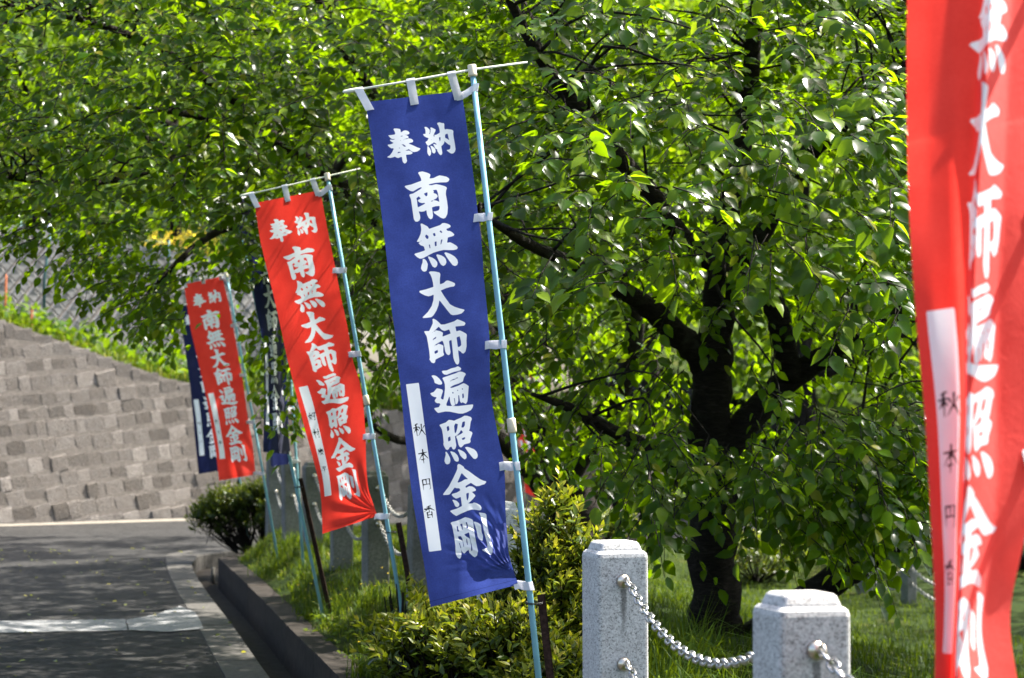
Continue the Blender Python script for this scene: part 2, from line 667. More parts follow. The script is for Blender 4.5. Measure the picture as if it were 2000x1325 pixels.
kerb = bpy.data.objects.new("planting_bed_kerb", None)
COL.objects.link(kerb)
kerb["kind"] = "structure"
kl = resample_y(KERB, 1.0, 22.6, 1.8)
kl[-1] = (-2.90, 22.8, 0)
kr = [(x + .165, y + .03, 0) for x, y, _ in kl]
kr[-1] = (-2.70, 22.72, 0)
block_run(kl, kr, -.3, .14, "kerb_block", M['concrete_dark'], kerb, 1.8, .004, .006)
kl2 = [(-2.90, 22.81, 0), (-2.78, 24.3, 0), (-2.35, 25.6, 0), (-1.5, 26.4, 0), (-.4, 26.75, 0), (1.8, 26.9, 0), (4.5, 26.95, 0)]
kr2 = [(-2.70, 22.81, 0), (-2.60, 24.2, 0), (-2.22, 25.4, 0), (-1.42, 26.2, 0), (-.35, 26.55, 0), (1.8, 26.7, 0), (4.5, 26.75, 0)]
block_run(kl2, kr2, -.3, .12, "kerb_block", M['concrete_dark'], kerb, 1, .004, .004)
# downpipe stub in the open corner of the gutter
gp = MB()
gp.tube([(-3.02, 23.35, -.2), (-3.02, 23.35, .01)], .02, 8)
g = gp.build("gutter_drain_pipe", M['concrete'], smooth=True)
tag(g, "short upright pale pipe in the dark gutter corner", "pipe")

# planting bed and lawn in one sheet
rows = np.concatenate([np.linspace(1, 8, 15), np.linspace(8.3, 24, 80), np.linspace(24.2, 26.75, 12)])
cols = np.concatenate([np.linspace(0, 1.5, 22), np.linspace(1.65, 6, 24), np.linspace(6.5, 32, 16)])
V = []
for y in rows:
    x0 = x_kerb(y) + .10
    for s in cols:
        x = x0 + s
        V.append((x, y, float(bed_z(x, y)) if s > .04 else .02))
nc = len(cols)
Fc = [(i * nc + j, i * nc + j + 1, (i + 1) * nc + j + 1, (i + 1) * nc + j) for i in range(len(rows) - 1) for j in range(nc - 1)]
obj("planting_bed", mesh_from("planting_bed", V, Fc, True), M['lawn'], kind="structure")

# lawn beyond the plaza on the right, rising gently
V, Fc = [], []
xs_ = np.linspace(2.6, 60, 24)
ys_ = np.linspace(33.0, 120, 30)
for y in ys_:
    for x in xs_:
        V.append((x + (.4 * math.sin(y)), y, .02 + .055 * (y - 33) + .1 * math.sin(x * .8 + y * .3)))
Fc = [(i * 24 + j, i * 24 + j + 1, (i + 1) * 24 + j + 1, (i + 1) * 24 + j) for i in range(29) for j in range(23)]
obj("upper_lawn", mesh_from("upper_lawn", V, Fc, True), M['lawn'], kind="structure")


def sheet(name, px, z, matl, kind="structure"):
    P = [ground_at(x, y, z) for x, y in px]
    bm = bmesh.new()
    bm.faces.new([bm.verts.new(p) for p in P])
    bmesh.ops.triangulate(bm, faces=bm.faces[:])
    me = bpy.data.meshes.new(name)
    bm.to_mesh(me)
    bm.free()
    return obj(name, me, matl, kind=kind)


def wob(px, n_=6, a=1.2):
    out = []
    for i in range(len(px)):
        p, q = px[i], px[(i + 1) % len(px)]
        for k in range(n_):
            t = k / n_
            out.append((p[0] + (q[0] - p[0]) * t + random.uniform(-a, a), p[1] + (q[1] - p[1]) * t + random.uniform(-a, a) * .5))
    return out


sheet("road_channel_patch", wob([(-400, 1222), (-200, 1217), (0, 1213), (244, 1209), (250, 1231), (0, 1236), (-400, 1246)]), .004, M['concrete_pale'])
sheet("road_edge_patch", wob([(247, 1211), (300, 1201), (352, 1184), (382, 1196), (398, 1228), (330, 1234), (252, 1231)]), .008, M['concrete_pale'])

# pale strip at the foot of the wall
V = [(-14, 28.2, .004), (-8.6, 32.0, .004), (-7.4, 33.0, .004), (-5, 35.0, .004), (-1, 38.0, .004), (3.6, 40.8, .004), (3.6, 39.9, .004), (-1, 37.1, .004), (-5, 34.1, .004), (-7.6, 32.1, .004), (-9, 31.0, .004), (-14, 27.4, .004)]
obj("plaza_edge_paving", mesh_from("plaza_edge_paving", V, [(0, 1, 10, 11), (1, 2, 9, 10), (2, 3, 8, 9), (3, 4, 7, 8), (4, 5, 6, 7)]), M['plaza'], kind="structure")

# ------------------------------------------------------------------ stone retaining wall
WALL = [(-12.5, 29.4), (-8.6, 32.45), (-7.4, 33.4), (-5.0, 35.4), (-1.0, 38.4), (3.6, 41.2)]
WTOP = [(0, 4.2), (4.95, 3.32), (6.48, 3.02), (9.6, 2.10), (13.65, 1.50), (18.3, 1.15)]      # arc length -> height
wp = [Vector((x, y, 0)) for x, y in WALL]
arc = [0]
for i in range(len(wp) - 1):
    arc.append(arc[-1] + (wp[i + 1] - wp[i]).length)
WTOP = [(arc[i], h) for i, h in enumerate([4.2, 3.32, 3.02, 2.08, 1.52, 1.2])]
BAT = .16          # batter: lean back per metre of height


def wall_pt(s, z, out=0.0):
    s = min(max(s, 0), arc[-1] - 1e-4)
    i = max(k for k in range(len(arc) - 1) if arc[k] <= s)
    t = (s - arc[i]) / (arc[i + 1] - arc[i])
    p = wp[i].lerp(wp[i + 1], t)
    # blend the direction near corners
    d = (wp[i + 1] - wp[i]).normalized()
    nrm = Vector((d.y, -d.x, 0))
    q = p + nrm * (out - BAT * z)
    return Vector((q.x, q.y, z)), d, nrm


wall = empty("stone_retaining_wall", wall_pt(6.5, 0)[0], "long grey-brown stone retaining wall with sloping top behind the banners", "wall")
ss = np.linspace(0, arc[-1], 60)
V = []
for s in ss:
    h = np.interp(s, [a for a, _ in WTOP], [h for _, h in WTOP])
    V += [wall_pt(s, -.1, -.004)[0], wall_pt(s, h + .015, -.004)[0], wall_pt(s, h + .015, -.7)[0]]
Fc = []
for i in range(len(ss) - 1):
    a = 3 * i
    Fc += [(a, a + 3, a + 4, a + 1), (a + 1, a + 4, a + 5, a + 2)]
obj("wall_backing", mesh_from("wall_backing", V, Fc), M['wall_joint'], wall)


def stone_mesh(k):
    r_ = random.Random(100 + k)
    # unit stone: x -.5...5, z -.5...5, front at y = 0 going to y = -1 (outward)
    def ring(ins, y, j):
        pts_ = []
        base = [(-.5, -.5), (.1 * r_.uniform(-1, 1), -.5), (.5, -.5), (.5, .1 * r_.uniform(-1, 1)), (.5, .5), (.1 * r_.uniform(-1, 1), .5), (-.5, .5), (-.5, .1 * r_.uniform(-1, 1))]
        for x, z in base:
            pts_.append(((x * (1 - ins)) + r_.uniform(-j, j), y + r_.uniform(-.12, .12) * (j > .03), z * (1 - ins) + r_.uniform(-j, j)))
        return pts_
    a, b_, c_ = ring(.02, .6, .02), ring(.03, -.35, .03), ring(.09, -1.0, .04)
    V_ = a + b_ + c_ + [(r_.uniform(-.1, .1), -1.1 + r_.uniform(-.15, .15), r_.uniform(-.1, .1))]
    F_ = []
    for u in (0, 8):
        for q in range(8):
            q2 = (q + 1) % 8
            F_.append((u + q, u + q2, u + 8 + q2, u + 8 + q))
    F_ += [(16 + q, 16 + (q + 1) % 8, 24) for q in range(8)]
    me_ = mesh_from("stone", V_, F_)
    me_.materials.append(M['stone'])
    return me_


SM = [stone_mesh(k) for k in range(14)]
stones = []
CS, LEAN = .075, .26        # courses climb to the right, upright joints lean
hs_, hz_ = [a for a, _ in WTOP], [h for _, h in WTOP]
z = -1.6
while z < 4.6:
    hrow = random.uniform(.19, .27)
    s = -random.uniform(0, .3)
    while s < arc[-1] + 1.5:
        wd = random.uniform(.13, .37)
        z0 = z + CS * (s - 7)
        sc = s + wd / 2 - LEAN * z0
        htop = float(np.interp(sc, hs_, hz_))
        slope = 0.0
        if htop - z0 > .42 * hrow and z0 + hrow > .03 and 0 < sc < arc[-1]:
            hh = hrow
            if htop - z0 < 1.42 * hrow:        # top course fills up to the sloping line
                hh = htop - z0
                slope = (float(np.interp(sc + .1, hs_, hz_)) - htop) / .1 - CS
            p, d, nrm = wall_pt(sc, z0 + hh / 2, random.uniform(-.002, .003))
            px_, py_ = project([p.x, p.y, p.z])
            stones.append((px_, p, d, nrm, wd, hh, slope))
        s += wd
    z += hrow
vis = sorted(range(len(stones)), key=lambda i: (not (-20 < stones[i][0] < 420 or 590 < stones[i][0] < 800), -stones[i][4] * stones[i][5]))
restV, restF = [], []
for q, i in enumerate(vis):
    px_, p, d, nrm, wd, hh, slope = stones[i]
    up = (Vector((0, 0, 1)) - nrm * BAT).normalized()
    rot = Matrix((d, -nrm, up)).transposed()
    ang = random.uniform(-.03, .03)
    tilt = Matrix.Rotation(random.uniform(-.012, .018), 3, 'Z') @ Matrix.Rotation(random.uniform(-.014, .014), 3, 'X') @ Matrix.Rotation(ang, 3, 'Y')
    sm = Matrix.Diagonal((wd * .975, (.0035 if random.random() < .93 else .016) * random.uniform(.6, 1.6), hh * .985))
    mm = (rot @ tilt @ Matrix(((1, 0, -LEAN), (0, 1, 0), (CS + slope * .6, 0, 1))) @ sm).to_4x4()
    mm.translation = p
    sme = random.choice(SM)
    if q < 300:
        o = bpy.data.objects.new("stone", sme)
        COL.objects.link(o)
        o.parent = wall
        o.matrix_parent_inverse = Matrix.Translation(-wall.location)
        o.matrix_basis = mm
    else:
        b0 = len(restV)
        restV += [tuple(mm @ v.co) for v in sme.vertices]
        restF += [tuple(b0 + k for k in pl.vertices) for pl in sme.polygons]
obj("wall_stones", mesh_from("wall_stones", restV, restF), M['stone'], wall, kind="stuff")

# ------------------------------------------------------------------ grassy bank on the wall and the block wall above it
V, Fc = [], []
bank_n = 40
for i in range(bank_n):
    s = arc[-1] * i / (bank_n - 1)
    h = float(np.interp(s, [a for a, _ in WTOP], [h for _, h in WTOP]))
    for k, (o_, dz) in enumerate([(-.12, -.02), (-1.2, .22), (-3.0, .45), (-6.2, .62)]):
        p, _, nr = wall_pt(s, h, 0)
        q = p + nr * o_
        V.append((q.x, q.y, h + dz))
Fc = [(4 * i + k, 4 * i + 4 + k, 4 * i + 5 + k, 4 * i + 1 + k) for i in range(bank_n - 1) for k in range(3)]
obj("grass_bank", mesh_from("grass_bank", V, Fc, True), M['lawn'], kind="structure")

# upper wall of concrete blocks laid on the diagonal
UA, UB = at(-160, 660, 38.5), at(640, 735, 43.5)
UA.z, UB.z = 2.7, 1.9
ud = (UB - UA)
ul = math.hypot(ud.x, ud.y)
ux = Vector((ud.x / ul, ud.y / ul, 0))
un = Vector((ux.y, -ux.x, 0))
uwall = empty("block_wall", UA + ux * ul * .5, "grey concrete block wall laid in a diagonal pattern above the grass bank", "wall")


def up_pt(s, z_, o_=0.0):
    zz = UA.z + (UB.z - UA.z) * s / ul
    q = UA + ux * s + un * (o_ - .3 * z_)
    return Vector((q.x, q.y, zz + z_))


bk = MB()
bk.add([up_pt(0, -.6, -.06), up_pt(ul, -.6, -.06), up_pt(ul, 2.25, -.06), up_pt(0, 2.25, -.06), up_pt(0, 2.25, -1.0), up_pt(ul, 2.25, -1.0)], [(0, 1, 2, 3), (3, 2, 5, 4)])
bk.build("wall_backing", M['wall_joint'], uwall)
cp = MB()
cp.box(up_pt(ul / 2, 2.33, -.25), ux * (ul / 2), un * .3, Vector((0, 0, .07)) + Vector((0, 0, 0)))
cap_o = cp.build("coping", M['wall_concrete'], uwall)
# the coping follows the slope of the wall
for v in cap_o.data.vertices:
    s = (Vector(v.co) - UA).dot(ux)
    v.co.z += (UB.z - UA.z) * (s / ul - .5)
bs = .30
bV = []
for sx in (-1, 1):
    pass
dm = mesh_from("block", [(-.5, 0, 0), (0, 0, -.5), (.5, 0, 0), (0, 0, .5), (-.36, -.09, .02), (.02, -.05, -.36), (.37, -.07, -.01), (-.02, -.14, .36)],
               [(0, 1, 5, 4), (1, 2, 6, 5), (2, 3, 7, 6), (3, 0, 4, 7), (4, 5, 6, 7)])
dm.materials.append(M['wall_concrete'])
cnt = 0
rowi = 0
zz = .0
uz = (Vector((0, 0, 1)) - un * .3).normalized()
far_V, far_F = [], []
while zz < 2.2:
    s = (rowi % 2) * bs * .5
    while s < ul:
        p = up_pt(s, zz, 0)
        px_, py_ = project(list(p))
        mm = (Matrix((ux, -un, uz)).transposed() @ Matrix.Diagonal((bs * .97, .55, bs * .97 * 1.12))).to_4x4()
        mm.translation = p + un * random.uniform(-.01, .01)
        if -30 < px_ < 330 and 400 < py_ < 690 and cnt < 300:
            o = bpy.data.objects.new("block", dm)
            COL.objects.link(o)
            o.parent = uwall
            o.matrix_parent_inverse = Matrix.Translation(-uwall.location)
            o.matrix_basis = mm
            cnt += 1
        else:
            b0 = len(far_V)
            far_V += [tuple(mm @ v.co) for v in dm.vertices]
            far_F += [tuple(b0 + k for k in pl.vertices) for pl in dm.polygons]
        s += bs
    zz += bs * .5 * 1.12
    rowi += 1
obj("wall_blocks", mesh_from("wall_blocks", far_V, far_F), M['wall_concrete'], uwall, kind="stuff")

# hillside behind everything
V, Fc = [], []
hx, hy = np.linspace(-70, 80, 40), np.linspace(47, 180, 24)
for y in hy:
    for x in hx:
        h0 = 3.6 * sstep(12, -2, x) + 34 * sstep(50, 150, y) * (1 - .35 * sstep(10, 60, x)) + 1.2 * math.sin(x * .21) * sstep(55, 80, y)
        V.append((x, y, h0))
Fc = [(i * 40 + j, i * 40 + j + 1, (i + 1) * 40 + j + 1, (i + 1) * 40 + j) for i in range(23) for j in range(39)]
obj("hillside", mesh_from("hillside", V, Fc, True), M['lawn'], kind="structure")


def hill_z(x, y):
    return 3.6 * sstep(12, -2, x) + 34 * sstep(50, 150, y) * (1 - .35 * sstep(10, 60, x))

# ================================================================== FOLIAGE TOOLS
def leaf_template(wid=.30, fold=.24, droop=.20, tip=.12):
    t = np.array([0, .16, .40, .68, .88, 1.0])
    hw = np.array([0, .62, 1.0, .72, .25, 0]) * wid
    V = []
    for i in range(6):
        V.append((0, t[i], -droop * t[i] ** 2))
    for sgn in (-1, 1):
        for i in range(1, 5):
            V.append((sgn * hw[i], t[i] - .02, -droop * t[i] ** 2 + hw[i] * fold))
    T = []
    for sgn, o in ((-1, 6), (1, 10)):
        L = [0, o, o + 1, o + 2, o + 3, 5]
        C = [0, 1, 2, 3, 4, 5]
        for i in range(5):
            q = [(C[i], L[i]), (C[i + 1], L[i + 1])]
            tri = []
            if C[i] != L[i]:
                tri.append((C[i], C[i + 1], L[i]))
            if C[i + 1] != L[i + 1]:
                tri.append((L[i], C[i + 1], L[i + 1]))
            for a in tri:
                T.append(a if sgn < 0 else a[::-1])
    return np.array(V, float), np.array(T, int)


def simple_leaf(wid=.3, fold=.3):
    V = np.array([(0, 0, 0), (-wid, .45, fold * wid), (wid, .45, fold * wid), (0, 1, -.12), (0, .5, 0)], float)
    return V, np.array([(0, 4, 1), (4, 3, 1), (0, 2, 4), (4, 2, 3)], int)


def unit(a):
    return a / np.maximum(np.linalg.norm(a, axis=-1, keepdims=True), 1e-9)


def frames(axis, nrm):
    y = unit(axis)
    z = unit(nrm - (nrm * y).sum(-1, keepdims=True) * y)
    x = np.cross(y, z)
    return np.stack([x, y, z], -1)          # columns


def leaves_mesh(name, tmpl, base, fr, size, tint):
    TV, TT = tmpl
    n_, k = len(base), len(TV)
    P = np.einsum('nij,kj->nki', fr, TV) * size[:, None, None] + base[:, None, :]
    T = TT[None] + (np.arange(n_) * k)[:, None, None]
    return mesh_np(name, P.reshape(-1, 3), T.reshape(-1, 3), True, np.repeat(tint, k))


CLEAR = [
    ([(270, 448), (445, 443), (448, 512), (285, 518)], 40, .5),
    ([(345, 555), (445, 528), (470, 660), (512, 940), (420, 955)], 20.6, .02),
    ([(425, 520), (450, 520), (545, 1080), (520, 1080)], 20.6, .3),
    ([(345, 640), (370, 640), (400, 935), (380, 935)], 24.6, .05),
    ([(490, 560), (556, 560), (572, 895), (508, 895)], 15.5, .25),
    ([(484, 392), (632, 352), (700, 700), (748, 1020), (622, 1060)], 12.4, 0),
    ([(462, 372), (650, 330), (650, 372), (462, 412)], 12.5, 0),
    ([(660, 110), (1040, 110), (1040, 200), (900, 200), (660, 220)], 8.4, 0),
    ([(-50, 660), (230, 660), (330, 720), (350, 1010), (-50, 1010)], 33, .03),
    ([(540, 860), (800, 900), (800, 1200), (520, 1200)], 19, 0),
]


# openings cut into the canopy so the sun reaches ground and banners
SUN_GAPS = [(.15, 9.2, .9, .22), (.12, 9.2, .6, .2), (-.25, 9.1, .6, .25)]
SUN_GAPS += [(-.05 - .055 * k, 8.2, .95 + .25 * k, .27) for k in range(8)]
SUN_GAPS += [(-.88 - .075 * k, 12.3, 1.0 + .25 * k, .36) for k in range(8)]
SUN_GAPS += [(-2.36, 20.5, 1.15, .12),
            (-1.7, 18.6, .3, .65), (-1.05, 15.2, .3, .5), (-2.2, 21.3, .3, .55), (-.8, 13.2, .3, .4),
            (2.3, 19.5, -.1, .5), (3.2, 17.0, -.2, .5), (1.2, 14.5, .3, .3)]


class Foliage:
    """collects sprays of leaves: a thin twig with alternate drooping leaves"""

    def __init__(self):
        self.base, self.axis, self.nrm, self.size, self.tint = [], [], [], [], []
        self.twigs = []
        self.gaps = True

    def sprays(self, C, out, nleaf=(7, 12), L=(.22, .42), size=(.075, .115), droop=.55, tint=(.15, .75), pale_share=.12, up=.15):
        N = len(C)
        out = unit(out + rng.normal(0, .35, (N, 3)))
        out[:, 2] = out[:, 2] * .6 + up - rng.random(N) * .35
        out = unit(out)
        ln = rng.uniform(*L, N)
        side0 = unit(np.cross(out, np.array([0, 0, 1.0])) + 1e-6)
        tb = rng.uniform(*tint, N)
        nl = rng.integers(nleaf[0], nleaf[1] + 1, N)
        for k in range(int(nl.max())):
            m_ = nl > k
            C_, o_, l_, s_ = C[m_], out[m_], ln[m_], side0[m_]
            t = (k + .6) / nl[m_]
            n_ = len(C_)
            sag = np.zeros((n_, 3))
            sag[:, 2] = -.25 * (t ** 2) * l_
            p = C_ + o_ * (l_ * t)[:, None] + sag
            sg = 1 if k % 2 else -1
            term = (t > .9)[:, None]
            sd_ = s_ * sg * np.where(term, .35, 1.0)
            ax = unit(o_ * np.where(term, 1.2, .55) + sd_ + rng.normal(0, .28, (n_, 3)))
            ax[:, 2] -= droop * rng.uniform(.3, 1.5, n_)
            ax = unit(ax)
            nr = np.array([0, 0, 1.0]) + rng.normal(0, .38, (n_, 3)) + o_ * .45
            p = p + ax * .018
            self.base.append(p)
            self.axis.append(ax)
            self.nrm.append(nr)
            self.size.append(rng.uniform(*size, n_) * (.75 + .35 * t))
            ti = np.clip(tb[m_] + rng.normal(0, .14, n_), 0, .92)
            pale_lf = rng.random(n_) < pale_share
            ti = np.where(pale_lf, rng.uniform(.85, 1, n_), ti)
            self.tint.append(ti)
        self.twigs.append(np.concatenate([C, C + out * (ln * .55)[:, None] + np.array([0, 0, -.07]) * ln[:, None],
                                          C + out * ln[:, None] + np.array([0, 0, -.25]) * ln[:, None]], 1))

    def finish(self):
        self.base = np.concatenate(self.base)
        self.axis = np.concatenate(self.axis)
        self.nrm = np.concatenate(self.nrm)
        self.size = np.concatenate(self.size)
        self.tint = np.concatenate(self.tint)
        self.tw = np.concatenate(self.twigs)
        # boughs keep clear of the banner cloths in front of which no leaves hang
        mid = self.base + self.axis * (self.size * .5)[:, None]
        px, py = project(mid)
        d = mid[:, 1]
        drop = np.zeros(len(d), bool)
        for poly, dmax, keep in CLEAR:
            drop |= in_poly(px, py, poly) & (d < dmax) & (rng.random(len(d)) > keep)
        sv = np.array(SUN)
        for (tx, ty_, tz, tr) in (SUN_GAPS if self.gaps else []):
            w_ = mid - np.array([tx, ty_, tz])
            al = w_ @ sv
            off = np.linalg.norm(w_ - al[:, None] * sv, axis=1)
            drop |= (al > .25) & (off < tr * (.8 + .4 * rng.random(len(d))))
        for nm in ("base", "axis", "nrm", "size", "tint"):
            setattr(self, nm, getattr(self, nm)[~drop])
        for k in range(3):
            q = self.tw[:, 3 * k:3 * k + 3]
            px, py = project(q)
            for poly, dmax, keep in CLEAR:
                bad = in_poly(px, py, poly) & (q[:, 1] < dmax)
                self.tw = self.tw[~bad]
                q, px, py = q[~bad], px[~bad], py[~bad]


def twig_mesh(name, tw, r0=.004, r1=.0015):
    N = len(tw)
    P = tw.reshape(N, 3, 3)
    d = unit(P[:, 2] - P[:, 0])
    a = unit(np.cross(d, np.array([.3, .2, .9])))
    b_ = np.cross(d, a)
    V = np.zeros((N, 3, 3, 3))
    for i, r_ in enumerate((r0, (r0 + r1) / 2, r1)):
        for k in range(3):
            th = 2 * math.pi * k / 3
            V[:, i, k] = P[:, i] + (a * math.cos(th) + b_ * math.sin(th)) * r_
    T = []
    for i in range(2):
        for k in range(3):
            k2 = (k + 1) % 3
            T += [(i * 3 + k, i * 3 + k2, (i + 1) * 3 + k2), (i * 3 + k, (i + 1) * 3 + k2, (i + 1) * 3 + k)]
    T = np.array(T)[None] + (np.arange(N) * 9)[:, None, None]
    return mesh_np(name, V.reshape(-1, 3), T.reshape(-1, 3))


def in_poly(px, py, poly):
    a = np.array(poly, float)
    inside = np.zeros(len(px), bool)
    for i in range(len(a)):
        (x1, y1), (x2, y2) = a[i], a[(i + 1) % len(a)]
        c = ((y1 > py) != (y2 > py)) & (px < (x2 - x1) * (py - y1) / (y2 - y1 + 1e-12) + x1)
        inside ^= c
    return inside


def at_np(px, py, d):
    xc, yc = (px - 1000.0) / F, -(py - 662.5) / F
    dy, dz = CP - SP * yc, SP + CP * yc
    k = d / dy
    return np.stack([xc * k, d, 1.5 + dz * k], -1)


def sample_poly(poly, n_, dlo, dhi, clump=0.0, holes=(), power=1.0):
    """crown volume: n_ points whose outline follows the crown seen from the road"""
    a = np.array(poly, float)
    lo, hi = a.min(0), a.max(0)
    out = np.zeros((0, 3))
    # patchiness: random clump centres attract, others stay thin
    while len(out) < n_:
        q = rng.uniform(lo, hi, (n_ * 3, 2))
        ok = in_poly(q[:, 0], q[:, 1], poly)
        for hx_, hy_, hr, keep in holes:
            ok &= ~((((q[:, 0] - hx_) / hr[0]) ** 2 + ((q[:, 1] - hy_) / hr[1]) ** 2 < 1) & (rng.random(len(q)) > keep))
        q = q[ok]
        d = dlo + (dhi - dlo) * rng.random(len(q)) ** power
        P = at_np(q[:, 0], q[:, 1], d)
        if clump:
            v = (np.sin(P[:, 0] * 3.2 + P[:, 2] * 2.0 + 1.3 * np.sin(P[:, 1] * 1.7)) + np.sin(P[:, 2] * 5.2 + P[:, 1] * 1.2 + 1.4 * np.sin(P[:, 0] * 2.2)) + np.sin(P[:, 1] * 2.3 - P[:, 0] * 1.9)) / 3
            P = P[rng.random(len(P)) < (1 - clump) + clump * (v > .02)]
        out = np.concatenate([out, P])
    return out[:n_]


LEAF_A = leaf_template()
LEAF_B = simple_leaf()


def mid_leaf(wid=.30, fold=.24, droop=.2):
    t, hw = [0, .2, .52, .82, 1], [0, .74, 1.0, .5, 0]
    V = [(0, a, -droop * a * a) for a in t]
    for sg in (-1, 1):
        V += [(sg * hw[i] * wid, t[i] - .02, -droop * t[i] ** 2 + hw[i] * wid * fold) for i in (1, 2, 3)]
    T = [(0, 1, 5), (5, 1, 2), (5, 2, 6), (6, 2, 3), (6, 3, 7), (7, 3, 4)]
    T += [(0, 8, 1), (8, 2, 1), (8, 9, 2), (9, 3, 2), (9, 10, 3), (10, 4, 3)]
    return np.array(V, float), np.array(T, int)


LEAF_C = mid_leaf()


def grow_limbs(root, limbs, bark):
    """limbs: list of (name, [(px, py, d, r)...]); returns sampled axis points for twigs to grow from"""
    axis_pts = []
    for nm, pl in limbs:
        sp_ = spline([(*at(p[0], p[1], p[2]), p[3]) for p in pl], 6)
        pts_ = [Vector(p[:3]) + Vector((random.uniform(-1, 1), random.uniform(-1, 1), random.uniform(-1, 1))) * p[3] * .12 for p in sp_]
        rad = [max(.006, p[3]) for p in sp_]
        mb = MB()
        mb.tube(pts_, rad, 12, True, .09)
        mb.build(nm, bark, root, True)
        axis_pts += [(p, r_) for p, r_ in zip(pts_, rad)]
    return axis_pts


def branchlets(C, axis_pts, step, mb, r0=.018):
    A = np.array([list(p) for p, _ in axis_pts])
    for c in C[::step]:
        dd = np.linalg.norm(A - c, axis=1) + rng.random(len(A)) * .5
        i = int(dd.argmin())
        p0 = Vector(A[i])
        p1 = Vector(c)
        L_ = (p1 - p0).length
        if L_ < .2 or L_ > 1.1:
            continue
        mid1 = p0.lerp(p1, .35) + Vector(rng.normal(0, .07, 3)) * L_ + Vector((0, 0, .10 * L_))
        mid2 = p0.lerp(p1, .7) + Vector(rng.normal(0, .05, 3)) * L_ + Vector((0, 0, .08 * L_))
        chk = np.array([list(p0), list(mid1), list(mid2), list(p1), list(mid1.lerp(mid2, .5)), list(mid2.lerp(p1, .5))])
        cx_, cy_ = project(chk)
        if any((in_poly(cx_, cy_, poly) & (chk[:, 1] < dm)).any() for poly, dm, _ in CLEAR):
            continue
        r_ = min(axis_pts[i][1] * .7, r0 * min(1.5, .5 + .4 * L_))
        q = [Vector(s) for s in spline([tuple(p0), tuple(mid1), tuple(mid2), tuple(p1)], 3)]
        mb.tube(q, [max(.003, r_ * (1 - .8 * k / (len(q) - 1))) for k in range(len(q))], 5, False)


def crown_parts(root, fol, nsingle, tmpl, leafmat, leafname="leaf"):
    fol.finish()
    fr = frames(fol.axis, fol.nrm)
    mid = fol.base + fol.axis * (fol.size * .5)[:, None]
    px, py = project(mid)
    d = mid[:, 1]
    score = fol.size * F / d
    inview = (px > 5) & (px < 1765) & (py > 5) & (py < 1310) & ~((px > 700) & (px < 960) & (py > 180)) & ~((px > 490) & (px < 735) & (py > 370) & (d > 12))
    score = np.where(inview, score, -1)
    # nearest leaf in each little cell of the picture is the one that shows
    cell = (px // 22).astype(int) * 4096 + (py // 22).astype(int)
    order = np.argsort(d)
    seen, front = set(), np.zeros(len(d), bool)
    for i in order:
        if score[i] > 0 and cell[i] not in seen:
            seen.add(cell[i])
            front[i] = True
    score = np.where(front, score, -1)
    pick = np.argsort(-score)[:nsingle]
    pick = pick[score[pick] > 0]
    msk = np.ones(len(d), bool)
    msk[pick] = False
    high = msk & ((py < -90) | (px > 2110) | (px < -110))
    if tmpl is LEAF_A and high.any():
        msk = msk & ~high
        obj("unseen_crown", leaves_mesh("unseen_crown", LEAF_B, fol.base[high], fr[high], fol.size[high], fol.tint[high]), leafmat, root, kind="stuff")  # leaves out of view, many of them added only to cast shade
    obj("crown", leaves_mesh("crown", LEAF_C if tmpl is LEAF_A else tmpl, fol.base[msk], fr[msk], fol.size[msk], fol.tint[msk]), leafmat, root, kind="stuff")
    # shared meshes, one for each of six tints
    var = []
    for k in range(6):
        v = mesh_np(leafname, tmpl[0], tmpl[1], True, np.full(len(tmpl[0]), (k + .5) / 6))
        v.materials.append(leafmat)
        var.append(v)
    inv = Matrix.Translation(-root.location)
    for i in pick:
        o = bpy.data.objects.new(leafname, var[min(5, int(fol.tint[i] * 6))])
        COL.objects.link(o)
        o.parent = root
        o.matrix_parent_inverse = inv
        mm = Matrix(fr[i].tolist()).to_4x4() @ Matrix.Scale(float(fol.size[i]), 4)
        mm.translation = fol.base[i]
        o.matrix_basis = mm
    return fol


